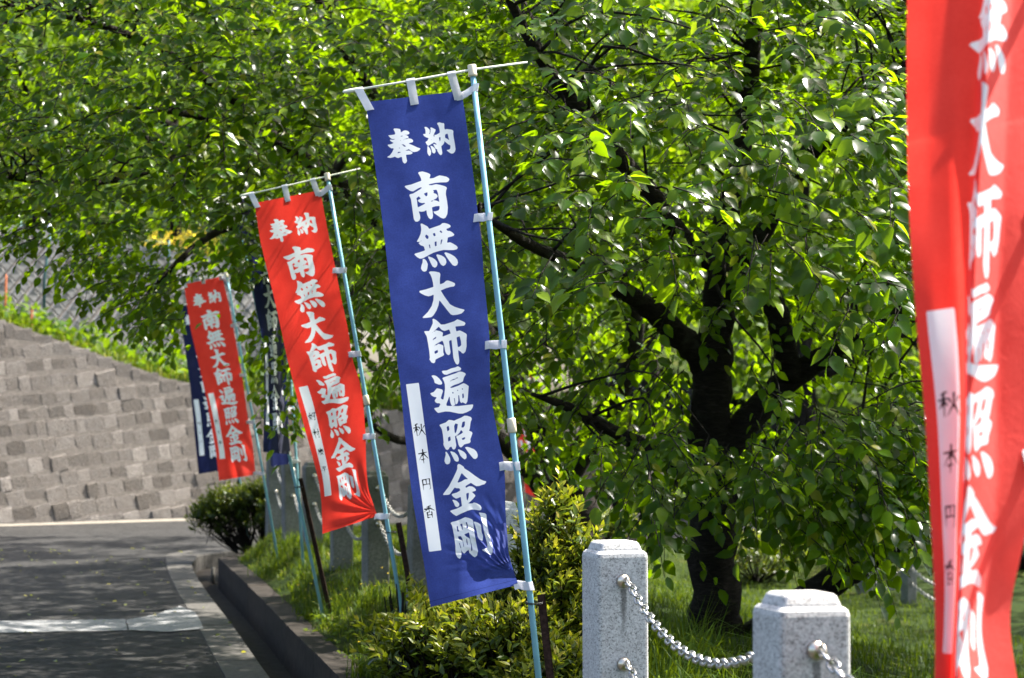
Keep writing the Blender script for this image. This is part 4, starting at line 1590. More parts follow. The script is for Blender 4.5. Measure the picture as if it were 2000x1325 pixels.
def link_mesh(Ln=.058, Wd=.030, r_=.0040, n=12, k=5):
    """oval link lying in the xz plane, long axis x"""
    mb = MB()
    pts = []
    ro = Wd / 2 - r_
    hs = Ln / 2 - r_ - ro
    for i in range(n):
        th = 2 * math.pi * (i + .5) / n
        pts.append(Vector((ro * math.cos(th) + (hs if math.cos(th) > 0 else -hs), 0, ro * math.sin(th))))
    V, Fc = [], []
    for i in range(n):
        t = (pts[(i + 1) % n] - pts[i - 1]).normalized()
        a = Vector((0, 1, 0))
        b_ = t.cross(a)
        for j in range(k):
            th = 2 * math.pi * j / k
            V.append(pts[i] + (a * math.cos(th) + b_ * math.sin(th)) * r_)
    for i in range(n):
        i2 = (i + 1) % n
        for j in range(k):
            j2 = (j + 1) % k
            Fc.append((i * k + j, i * k + j2, i2 * k + j2, i2 * k + j))
    return mesh_from("link", V, Fc, True)


EYE = eye_mesh()
EYE.materials.append(M['brass'])
LINK = link_mesh()
LINK.materials.append(M['steel'])
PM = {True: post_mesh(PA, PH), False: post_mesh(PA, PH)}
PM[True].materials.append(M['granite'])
PM[False].materials.append(M['granite_dark'])
plabels = ["granite chain post just outside the lower right corner",
           "nearest granite post with sunlit top beside the large red banner",
           "speckled granite post with two sagging chains right of the blue banner pole",
           "grey stone post mostly hidden between blue cloth and its pole",
           "grey stone post peeping out left of the blue banner's strip",
           "dark stone post right behind the red banner's pole",
           "dark stone post under the red banner's lower hem",
           "dark stone post at the red banner's left edge",
           "dark stone post behind the leaning navy banner's pole foot",
           "farthest dark stone post beside the round shrub"]
posts = []
ZE = (PH - .115, PH - .115 - .245)
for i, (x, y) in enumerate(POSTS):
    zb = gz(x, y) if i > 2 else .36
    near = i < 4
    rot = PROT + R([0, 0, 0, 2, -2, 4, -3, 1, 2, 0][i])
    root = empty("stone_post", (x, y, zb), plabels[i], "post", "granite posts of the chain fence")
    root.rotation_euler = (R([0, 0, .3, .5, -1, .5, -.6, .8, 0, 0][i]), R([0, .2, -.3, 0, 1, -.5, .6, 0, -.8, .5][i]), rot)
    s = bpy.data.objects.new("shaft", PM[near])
    COL.objects.link(s)
    s.parent = root
    for zz_ in ZE:
        for sg in (-1, 1):
            if (i == len(POSTS) - 1 and sg > 0) or (i in (0,) and sg < 0):
                continue
            e = bpy.data.objects.new("eye_bolt", EYE)
            COL.objects.link(e)
            e.parent = root
            e.location = (0, sg * PA / 2, zz_)
            e.rotation_euler = (0, 0, 0 if sg < 0 else math.pi)
    posts.append((Vector((x, y, zb)), rot))


def chain_pts(i, j, zz_, sag):
    """from the front eye of the far post i to the back eye of the nearer post j"""
    (pi, ri), (pj, rj) = posts[i], posts[j]
    a = pi + Vector((math.sin(ri), -math.cos(ri), 0)) * (PA / 2 + .036) + Vector((0, 0, zz_))
    b_ = pj - Vector((math.sin(rj), -math.cos(rj), 0)) * (PA / 2 + .036) + Vector((0, 0, zz_))
    P = []
    N = 400
    for k in range(N + 1):
        t = k / N
        p = a.lerp(b_, t)
        p.z -= 4 * sag * t * (1 - t)
        P.append(p)
    out = [P[0]]
    acc = 0
    for k in range(1, N + 1):
        acc += (P[k] - P[k - 1]).length
        if acc >= .0445:
            out.append(P[k])
            acc = 0
    return out


def chain(i, j, zz_, sag, label, near):
    P = chain_pts(i, j, zz_, sag)
    mats = []
    for k in range(len(P) - 1):
        t = (P[k + 1] - P[k]).normalized()
        up = Vector((0, 0, 1))
        s = t.cross(up).normalized()
        u_ = s.cross(t)
        ang = R(40 if k % 2 else -50) + random.uniform(-.15, .15)
        a = s * math.cos(ang) + u_ * math.sin(ang)
        b_ = t.cross(a)
        mm = Matrix((t, a, b_)).transposed().to_4x4()
        mm.translation = (P[k] + P[k + 1]) / 2
        mats.append(mm)
    if near:
        root = empty("chain", P[0], label, "chain", "steel chains hung between the posts")
        inv = Matrix.Translation(-P[0])
        for mm in mats:
            o = bpy.data.objects.new("link", LINK)
            COL.objects.link(o)
            o.parent = root
            o.matrix_parent_inverse = inv
            o.matrix_basis = mm
    else:
        V, Fc = [], []
        for mm in mats:
            b0 = len(V)
            V += [mm @ v.co for v in LINK.vertices]
            Fc += [tuple(b0 + q for q in pl.vertices) for pl in LINK.polygons]
        o = obj("chain", mesh_from("chain", V, Fc, True), M['steel_dull'])
        tag(o, label, "chain", "steel chains hung between the posts")


chain(2, 1, ZE[0], .125, "upper bright chain sagging between the two nearest granite posts", True)
chain(2, 1, ZE[1], .125, "lower chain leaving the second eye of the speckled granite post", True)
chain(1, 0, ZE[0], .14, "chain hanging from the sunlit nearest post toward the camera", True)
fl = {5: "behind the red banner's pole", 6: "just under the red banner's hem", 7: "left of the red banner's lower corner", 8: "behind the leaning navy banner's pole", 9: "beside the farthest stone post"}
for i in range(5, 10):
    chain(i, i - 1, ZE[0], .15, "upper far chain on the dark post " + fl[i], False)
    chain(i, i - 1, ZE[1], .15, "lower far chain on the dark post " + fl[i], False)

# small far fence on the lawn at the right
fpos = [at(1690, 1200, 23.5), at(1775, 1202, 22.0), at(1905, 1218, 20.5)]
fposts = []
flab = ["small grey far post left of the lawn fence, under the low bough", "small grey post with two chains on the lawn beside the red banner", "small far post behind the large red banner"]
fm = post_mesh(.115, .43)
fm.materials.append(M['granite_dark'])
for k, p in enumerate(fpos):
    zb = gz(p.x, p.y)
    root = empty("lawn_post", (p.x, p.y, zb), flab[k], "post", "small posts of the lawn fence")
    root.rotation_euler = (0, 0, R(25))
    s = bpy.data.objects.new("shaft", fm)
    COL.objects.link(s)
    s.parent = root
    fposts.append(Vector((p.x, p.y, zb)))
for k, nm in ((0, "behind the low bough"), (1, "running behind the red banner")):
    for q, (hz, lv) in enumerate(((.36, "upper"), (.22, "lower"))):
        a, b_ = fposts[k] + Vector((0, 0, hz)), fposts[k + 1] + Vector((0, 0, hz))
        V, Fc = [], []
        N = int((b_ - a).length / .045)
        for i in range(N):
            t = (i + .5) / N
            p = a.lerp(b_, t)
            p.z -= 4 * .13 * t * (1 - t)
            dv = (b_ - a) / N
            dv.z -= 4 * .13 * (1 - 2 * t) / N
            t_ = dv.normalized()
            s = t_.cross(Vector((0, 0, 1))).normalized()
            u_ = s.cross(t_)
            ang = R(40 if i % 2 else -50)
            a_ = s * math.cos(ang) + u_ * math.sin(ang)
            mm = Matrix((t_, a_, t_.cross(a_))).transposed().to_4x4() @ Matrix.Scale(1.25, 4)
            mm.translation = p
            b0 = len(V)
            V += [mm @ v.co for v in LINK.vertices]
            Fc += [tuple(b0 + z_ for z_ in pl.vertices) for pl in LINK.polygons]
        o = obj("lawn_chain", mesh_from("lawn_chain", V, Fc, True), M['steel_dull'])
        tag(o, lv + " thin chain of the small lawn fence " + nm, "chain", "chains of the lawn fence")

# ================================================================== BANNERS
# brush lettering: outlines drawn on the flat cloth, coordinates in the frame of the blue banner
GLYPH = []


def glyph(ox, oy, sc, outers, holes=()):
    def cv(s):
        v = [float(t) for t in s.replace(';', ' ').split()]
        return [(ox + v[i] / sc, oy + v[i + 1] / sc) for i in range(0, len(v), 2)]
    GLYPH.append(([cv(s) for s in outers], [cv(s) for s in holes]))


glyph(750, 242, 16.5625, ["300 180 330 155 420 155 510 170 540 210 530 285 580 265 640 220 710 215 780 240 825 285 815 330 760 352 690 352 610 375 530 405 535 425 560 420 640 385 720 375 785 405 800 430 770 460 700 485 590 515 590 530 640 530 740 500 800 475 870 485 930 520 945 570 920 600 860 615 780 635 860 670 960 710 1080 770 1180 800 1150 850 1080 895 980 915 920 905 860 865 795 815 750 845 690 870 695 885 740 880 800 865 870 895 930 935 910 970 860 990 710 1005 720 1080 745 1210 715 1265 670 1290 620 1255 595 1190 580 1065 520 1085 460 1110 400 1095 355 1065 300 1085 200 1105 105 1085 100 1070 190 1025 260 930 330 785 240 800 170 755 105 680 200 670 290 640 360 620 300 612 220 570 180 530 200 515 280 520 330 510 370 490 365 470 320 490 270 495 210 465 140 385 150 372 260 365 365 345 355 270 330 225"],
      ["515 535 535 530 550 548 540 565 520 555", "545 690 590 668 625 662 660 690 718 735 650 748 625 705", "478 800 485 765 520 785 505 800", "425 975 440 930 465 908 560 915 500 945"])
glyph(820, 235, 16.5625, ["550 110 580 85 635 70 710 95 775 95 790 130 790 230 800 310 870 288 960 300 1050 315 1085 350 1078 440 1095 570 1130 760 1155 940 1135 1020 1090 1070 1030 1085 970 1060 920 1020 870 980 880 965 940 955 980 930 990 880 990 815 930 790 860 735 795 680 785 740 760 785 690 845 705 920 728 1060 710 1115 675 1135 630 1105 590 1040 562 990 560 935 530 940 490 890 450 810 415 775 460 770 540 800 550 775 520 755 455 715 410 745 330 800 270 830 240 810 180 715 190 695 235 680 295 580 220 565 150 525 100 465 120 448 185 445 185 350 170 280 140 235 160 218 220 220 270 265 325 315 320 380 300 450 330 455 345 390 355 310 335 250 355 230 430 260 515 310 500 365 460 440 432 505 480 555 465 490 540 470 600 435 650 400 635 290 605 190 575 140",
                          "245 840 275 850 330 920 365 1010 355 1110 315 1165 265 1110 240 1040 245 940", "340 830 370 830 430 860 490 920 515 1000 495 1060 455 1080 405 1050 385 960"],
      ["355 640 385 600 400 620 370 642", "615 570 675 530 668 640 655 712 640 690", "815 575 815 470 890 430 905 455 925 560 955 655 880 600"])
glyph(785, 330, 13.25, ["415 105 450 82 530 70 620 92 700 120 738 155 725 210 705 255 820 240 900 200 970 172 1060 185 1150 205 1215 245 1228 280 1200 330 1150 350 1000 352 860 365 700 400 685 430 780 425 890 398 1000 420 1110 450 1168 490 1140 570 1135 660 1165 820 1188 1000 1175 1170 1130 1265 1080 1290 1010 1270 900 1195 835 1150 815 1105 880 1100 950 1075 975 1030 975 960 870 970 775 1000 790 1090 805 1210 790 1280 745 1310 690 1270 650 1180 635 1065 580 1100 510 1112 430 1100 465 1190 475 1270 455 1340 400 1370 350 1365 310 1310 290 1180 260 960 235 790 190 685 205 660 290 640 400 575 510 505 515 470 430 500 350 550 290 585 220 575 130 520 70 465 90 440 240 408 380 355 505 310 490 240 450 160"],
      ["565 645 665 598 660 690 630 720 600 690", "370 765 440 712 490 775 430 800 410 825 450 870 520 888 590 880 605 905 500 955 410 1005 395 880 385 800", "800 550 895 542 930 620 970 860 900 825 830 820 760 860 745 840 800 810 890 770 928 710 900 660 850 635 800 635 825 595 822 570"])
glyph(800, 430, 12.045, ["255 95 285 80 350 115 425 155 445 185 448 215 560 175 720 120 770 75 830 72 910 95 965 130 960 165 920 190 855 210 895 260 945 258 1010 295 1055 345 1030 375 980 390 900 410 890 480 875 545 945 522 1020 555 1100 605 1138 650 1110 690 1040 708 920 708 800 705 690 730 560 770 480 810 370 870 300 905 240 912 170 870 110 810 130 790 240 760 365 715 335 620 260 595 210 545 230 525 290 500 285 482 190 520 170 505 220 420 260 320 275 230 270 160",
                         "310 920 350 915 395 960 428 1040 418 1130 400 1195 350 1218 300 1200 268 1140 280 1070 305 1000", "430 875 450 858 530 885 600 930 650 990 655 1050 630 1105 590 1122 540 1095 500 1020 460 930", "625 825 650 808 740 830 810 870 850 920 868 990 845 1050 795 1083 740 1055 700 990 660 900", "815 775 850 758 960 800 1060 860 1120 930 1138 1000 1120 1060 1065 1085 1010 1060 940 970 870 870"],
      ["390 338 445 380 445 435 405 452 360 385", "545 322 595 300 615 372 570 385", "695 262 740 242 770 295 750 312", "450 582 475 573 495 670 475 675", "590 515 635 502 637 610 595 622", "740 465 780 448 745 575 722 575"])
glyph(810, 525, 12.045, ["330 85 370 65 470 68 580 92 603 130 590 240 590 375 680 340 740 285 780 278 880 312 945 345 950 385 920 420 840 430 740 460 610 515 700 660 830 840 930 895 1060 940 1180 965 1140 1020 1100 1055 1000 1085 900 1095 850 1080 790 1010 690 880 580 740 560 860 510 990 440 1100 395 1140 300 1155 190 1165 180 1150 310 1020 400 880 440 740 450 605 380 640 320 652 240 630 150 585 102 545 120 522 260 490 440 430 430 330 400 210 370 140"])
glyph(820, 620, 13.25, ["325 60 350 35 420 70 490 130 545 190 640 185 770 145 890 105 970 52 1050 80 1165 130 1180 165 1150 215 1060 225 915 240 930 290 940 370 1030 340 1100 370 1200 425 1215 460 1205 600 1210 750 1180 890 1130 940 1090 930 1060 890 990 850 1000 960 1022 1120 1010 1200 970 1230 930 1200 890 1120 868 1040 855 900 820 580 755 615 770 740 795 900 780 960 735 980 690 950 655 880 640 770 615 670 585 600 520 640 440 680 360 740 365 752 430 725 485 690 550 705 612 735 605 840 605 910 632 965 600 1000 500 1045 405 1095 395 1165 360 1192 300 1170 250 1095 260 1040 245 880 215 690 180 500 110 375 130 358 240 358 290 260 335 160 335 100"],
      ["295 385 325 400 430 340 530 360 600 405 580 505 800 420 760 315 640 355 570 330 530 290 490 240 420 310 350 370", "330 570 425 492 425 540 340 598", "375 885 465 838 470 910 390 955", "950 520 1030 490 1065 620 1072 720 1040 755 985 780 965 650"])
glyph(830, 710, 13.25, ["435 205 470 190 560 185 680 130 790 105 850 75 910 105 940 140 920 180 850 200 740 225 640 265 560 295 500 290 455 250", "162 320 220 308 290 325 370 395 430 470 450 520 420 550 360 550 290 525 250 505 235 430 200 370",
                        "450 385 480 365 640 310 800 255 900 215 970 220 1060 265 1050 300 1010 360 980 470 880 520 760 560 660 610 655 640 720 630 860 580 1000 512 1080 550 1132 590 1120 720 1110 880 1095 990 1060 1050 1010 1025 970 1005 945 1035 905 985 885 820 860 830 865 960 840 1040 790 1072 770 890 745 895 775 1085 730 1100 680 1080 650 980 640 860 625 860 590 960 555 1045 555 1100 700 1108 880 1105 1080 1080 1255 1060 1230 1150 1190 1210 1080 1265 980 1300 880 1300 760 1275 640 1250 530 1245 430 1265 340 1285 290 1240 235 1170 260 1155 360 1135 400 1060 375 1030 310 1032 265 1000 250 965 300 890 300 870 240 870 180 840 135 785 150 770 230 740 270 690 310 645 380 660 440 675 468 710 440 800 405 910 475 945 500 820 520 660 515 540 490 460"],
      ["650 445 855 355 855 385 655 470", "700 748 735 735 742 775 718 788", "828 692 855 680 862 712 840 725", "952 650 978 638 985 675 962 688", "962 790 1000 772 1010 870 990 912 970 910"])
glyph(850, 805, 12.62, ["100 325 120 310 260 260 335 195 400 200 465 218 530 185 640 140 720 92 790 95 880 125 905 175 875 240 860 340 850 420 830 460 900 490 918 520 900 580 865 670 875 730 850 765 770 785 715 800 670 850 635 878 595 850 570 790 550 690 515 610 540 595 640 540 690 500 635 440 600 510 540 570 485 590 500 700 520 830 500 900 460 930 425 910 400 850 350 875 340 910 300 940 260 920 215 840 200 790 210 750 190 560 165 430 140 380",
                        "250 985 275 975 320 1040 365 1130 375 1200 355 1270 300 1295 255 1275 228 1210 240 1130 262 1050", "365 975 400 970 480 1000 545 1060 582 1150 575 1215 530 1228 480 1200 440 1120 395 1030", "555 935 580 920 650 950 720 990 765 1050 775 1120 755 1155 720 1168 670 1130 615 1070 585 990", "730 870 790 860 850 875 960 920 1020 980 1050 1060 1040 1120 1000 1158 950 1155 900 1100 820 1000"],
      ["280 368 335 338 352 440 300 490", "315 628 375 597 382 700 318 735", "498 280 520 290 560 295 545 400 520 490 485 548 465 345", "672 248 735 222 730 330 700 380 642 392 655 320", "652 655 740 610 740 650 720 678 668 692"])
glyph(855, 900, 12.045, ["460 110 490 75 540 95 610 145 620 180 740 255 880 360 1000 440 1090 478 1155 490 1100 555 1040 570 980 595 910 602 850 570 780 522 700 570 650 600 660 645 740 600 810 608 860 635 903 690 880 715 795 735 850 780 890 825 830 900 760 970 690 1020 820 1005 850 985 910 1000 1000 1050 1032 1110 1020 1160 980 1172 880 1155 800 1150 700 1180 540 1250 435 1305 360 1255 285 1185 320 1170 450 1130 570 1070 540 850 480 880 430 895 370 860 320 800 350 780 440 755 530 705 515 650 440 648 395 635 340 710 285 790 240 805 130 810 120 795 260 610 370 400 440 250 462 190",
                         "340 925 380 922 450 950 505 1010 505 1060 460 1095 415 1080 380 1000"],
      ["560 288 620 350 715 440 640 440 560 490 455 530 500 430", "668 775 735 748 725 870 690 965 680 900"])
glyph(870, 995, 12.045, ["120 325 150 300 260 275 370 230 465 185 550 205 640 245 650 290 665 420 690 600 725 800 765 980 745 1090 690 1132 640 1100 565 1025 545 950 500 985 440 1045 400 1010 365 930 378 1040 370 1120 340 1168 290 1140 250 1070 240 1020 235 850 200 600 155 380",
                         "665 300 690 290 760 315 825 355 845 450 850 540 880 610 880 720 865 752 800 710 755 640 740 530 705 410", "782 75 830 80 930 95 965 130 970 280 990 420 1015 540 1050 660 1090 810 1112 920 1105 1020 1070 1075 1010 1045 930 1000 860 965 870 945 940 930 985 900 985 820 950 690 915 560 880 370 830 170"],
      ["262 405 295 385 300 470 330 520 280 530", "335 355 400 335 410 490 390 485 378 410", "472 305 505 300 540 440 488 452 500 380", "440 595 555 540 580 680 610 800 638 950 620 1000 605 970 600 850 570 690 520 660 485 640", "295 640 365 632 405 710 440 885 425 888 400 740 340 712 310 705", "318 780 340 800 370 900 362 940 345 890", "490 690 510 695 530 845 515 850 495 780"])
STRIP_POLY = [(793, 751), (818, 748), (862, 1075), (838, 1078)]
# hand-brushed donor names on the white strip: polylines in a unit box
BR = {
    'aki': [[(.35, 0), (.05, .1)], [(0, .33), (.45, .25)], [(.22, .1), (.25, 1)], [(.22, .35), (0, .7)], [(.28, .4), (.42, .55)], [(.5, .3), (.55, .45)], [(.95, .2), (.8, .4)], [(.7, .05), (.68, .5), (.4, .95)], [(.7, .5), (1, .95)]],
    'moto': [[(.05, .3), (.9, .22)], [(.48, 0), (.5, 1)], [(.46, .3), (.05, .75)], [(.52, .3), (1, .7)], [(.3, .75), (.7, .72)]],
    'en': [[(.1, .1), (.12, 1)], [(.1, .1), (.85, .05), (.88, .9), (.75, .95)], [(.48, .08), (.48, .5)], [(.12, .52), (.86, .48)]],
    'ka': [[(.65, 0), (.3, .08)], [(.05, .25), (.95, .15)], [(.48, .05), (.48, .5)], [(.45, .22), (0, .5)], [(.52, .2), (1, .42)], [(.28, .55), (.3, 1)], [(.28, .55), (.72, .52), (.72, 1)], [(.3, .75), (.7, .73)], [(.3, .97), (.7, .95)]],
    'yosi': [[(.25, 0), (.1, .5), (.4, .9)], [(.4, .25), (.3, .6), (0, .95)], [(0, .4), (.5, .32)], [(.55, .12), (.95, .08), (.75, .35)], [(.75, .35), (.78, .95), (.6, .9)], [(.5, .5), (1, .45)]],
    'mura': [[(0, .3), (.42, .25)], [(.22, 0), (.22, 1)], [(.22, .3), (0, .65)], [(.24, .35), (.4, .5)], [(.45, .35), (1, .3)], [(.78, 0), (.78, .95), (.65, .88)], [(.55, .55), (.63, .68)]],
    'yasu': [[(.5, 0), (.5, .12)], [(.1, .15), (.95, .12)], [(.12, .15), (0, .95)], [(.3, .3), (.85, .27), (.85, .55)], [(.25, .43), (.95, .4)], [(.3, .56), (.85, .54)], [(.57, .2), (.57, .95)], [(.3, .65), (.4, .72)], [(.3, .92), (.48, .75)], [(.9, .62), (.7, .72)], [(.62, .7), (.95, .95)]],
    'hira': [[(.15, .1), (.85, .06)], [(.3, .22), (.38, .4)], [(.75, .18), (.62, .4)], [(0, .52), (1, .46)], [(.5, .08), (.5, 1)]],
    'faint': [[(.2, .1), (.5, .2)], [(.1, .45), (.9, .4)], [(.5, .1), (.48, .9)], [(.6, .6), (.8, .85)]],
}
NBOX = [(807, 829, 22, 24), (816, 879, 19, 27), (823, 936, 18, 22), (827, 989, 21, 24)]
NAME_A, NAME_B, NAME_F = ['aki', 'moto', 'en', 'ka'], ['yosi', 'mura', 'yasu', 'hira'], ['faint', 'mura', 'faint', 'hira']

BL_L = [(714, 200), (728, 290), (743, 400), (751, 465), (757, 520), (764, 600), (772, 650), (775, 700), (783, 760), (791, 850), (800, 930), (808, 990), (819, 1050), (828, 1100), (841, 1186)]
BL_R = [(901, 178), (908, 221), (916, 281), (926, 354), (933, 414), (940.5, 472), (945, 545), (952.5, 617), (956.5, 666), (956.5, 720), (957, 760), (963, 801), (975, 864), (984.6, 903), (986.5, 941), (987, 1000), (990, 1032), (993, 1084), (1002, 1112), (1012, 1142)]


def curve_v(pts, v):
    a = np.array(pts, float)
    s = np.concatenate([[0], np.cumsum(np.hypot(*np.diff(a, axis=0).T))])
    s /= s[-1]
    # smooth the traced polyline a little
    vv = np.linspace(0, 1, 400)
    xx, yy = np.interp(vv, s, a[:, 0]), np.interp(vv, s, a[:, 1])
    k = np.ones(17) / 17
    for arr in (xx, yy):
        pad = np.concatenate([2 * arr[0] - arr[8:0:-1], arr, 2 * arr[-1] - arr[-2:-10:-1]])
        arr[:] = np.convolve(pad, k, 'valid')
    return np.interp(v, vv, xx), np.interp(v, vv, yy)


def poly_dist(px, py, poly):
    a = np.array(poly, float)
    b_ = np.roll(a, -1, 0)
    best = np.full(len(px), 1e9)
    for (x1, y1), (x2, y2) in zip(a, b_):
        dx, dy = x2 - x1, y2 - y1
        L2 = dx * dx + dy * dy + 1e-9
        t = np.clip(((px - x1) * dx + (py - y1) * dy) / L2, 0, 1)
        best = np.minimum(best, (px - x1 - t * dx) ** 2 + (py - y1 - t * dy) ** 2)
    return np.sqrt(best)


def ink_fields(U, Vv, name):
    """signed distances (positive inside) of white print and black brush at cloth coordinates"""
    lx, ly = curve_v(BL_L, Vv)
    rx, ry = curve_v(BL_R, Vv)
    px, py = lx * (1 - U) + rx * U, ly * (1 - U) + ry * U
    ink = np.full(len(px), -8.0)
    for outers, holes in GLYPH + [([STRIP_POLY], [])]:
        pts_ = np.array([p for o in outers for p in o])
        lo, hi = pts_.min(0) - 6, pts_.max(0) + 6
        ix = np.where((px > lo[0]) & (px < hi[0]) & (py > lo[1]) & (py < hi[1]))[0]
        if not len(ix):
            continue
        x, y = px[ix], py[ix]
        sdv = np.full(len(ix), -8.0)
        for o in outers:
            dd = poly_dist(x, y, o)
            sdv = np.maximum(sdv, np.where(in_poly(x, y, o), dd, -dd))
        for h in holes:
            dd = poly_dist(x, y, h)
            sdv = np.minimum(sdv, np.where(in_poly(x, y, h), -dd, dd))
        ink[ix] = np.maximum(ink[ix], sdv)
    br = np.full(len(px), -8.0)
    if name:
        for key, (bx, by, bw, bh) in zip(name, NBOX):
            ix = np.where((px > bx - 6) & (px < bx + bw + 6) & (py > by - 6) & (py < by + bh + 6))[0]
            x, y = px[ix], py[ix]
            v = np.full(len(ix), -8.0)
            wd_ = 1.0 if key != 'faint' else .6
            for st in BR[key]:
                for (x1, y1), (x2, y2) in zip(st[:-1], st[1:]):
                    # slight rightward lean of the strip
                    X1, Y1 = bx + x1 * bw + y1 * 2.5, by + y1 * bh - x1 * 2
                    X2, Y2 = bx + x2 * bw + y2 * 2.5, by + y2 * bh - x2 * 2
                    dx, dy = X2 - X1, Y2 - Y1
                    t = np.clip(((x - X1) * dx + (y - Y1) * dy) / (dx * dx + dy * dy + 1e-9), 0, 1)
                    dd = np.hypot(x - X1 - t * dx, y - Y1 - t * dy)
                    v = np.maximum(v, wd_ * (1.25 - .6 * t) - dd)
            br[ix] = np.maximum(br[ix], v)
    return ink, br


def cloth_mesh(P, U, Vv, nu, nv, name):
    """P (nv+1, nu+1, 3) -> quad mesh with UV and ink attributes"""
    idx = np.arange((nv + 1) * (nu + 1)).reshape(nv + 1, nu + 1)
    Q = np.stack([idx[:-1, :-1], idx[1:, :-1], idx[1:, 1:], idx[:-1, 1:]], -1).reshape(-1, 4)
    me = mesh_np("cloth", P.reshape(-1, 3), Q, True, None, 4)
    ink, br = ink_fields(U.ravel(), Vv.ravel(), name)
    for nm, arr in (("ink", ink), ("brush", br)):
        a = me.attributes.new(nm, 'FLOAT', 'POINT')
        a.data.foreach_set("value", arr.astype(np.float32))
    uv = me.uv_layers.new(name="UVMap")
    li = np.zeros(len(me.loops), np.int32)
    me.loops.foreach_get("vertex_index", li)
    uvs = np.stack([U.ravel()[li] * .36, Vv.ravel()[li] * 1.8], -1).astype(np.float32)
    uv.data.foreach_set("uv", uvs.ravel())
    return me


def ribbon(pts, wvec, th=.0012):
    """flat strap through pts, width vector wvec (half), with a little thickness"""
    mb = MB()
    V, Fc = [], []
    n_ = len(pts)
    pts = [Vector(p) for p in pts]
    for i, p in enumerate(pts):
        t = (pts[min(i + 1, n_ - 1)] - pts[max(i - 1, 0)]).normalized()
        nn = t.cross(wvec).normalized() * th
        V += [p - wvec - nn, p + wvec - nn, p + wvec + nn, p - wvec + nn]
    for i in range(n_ - 1):
        for k in range(4):
            k2 = (k + 1) % 4
            Fc.append((4 * i + k, 4 * i + k2, 4 * i + 4 + k2, 4 * i + 4 + k))
    Fc += [(3, 2, 1, 0), (4 * n_ - 4, 4 * n_ - 3, 4 * n_ - 2, 4 * n_ - 1)]
    mb.add(V, Fc)
    return mb


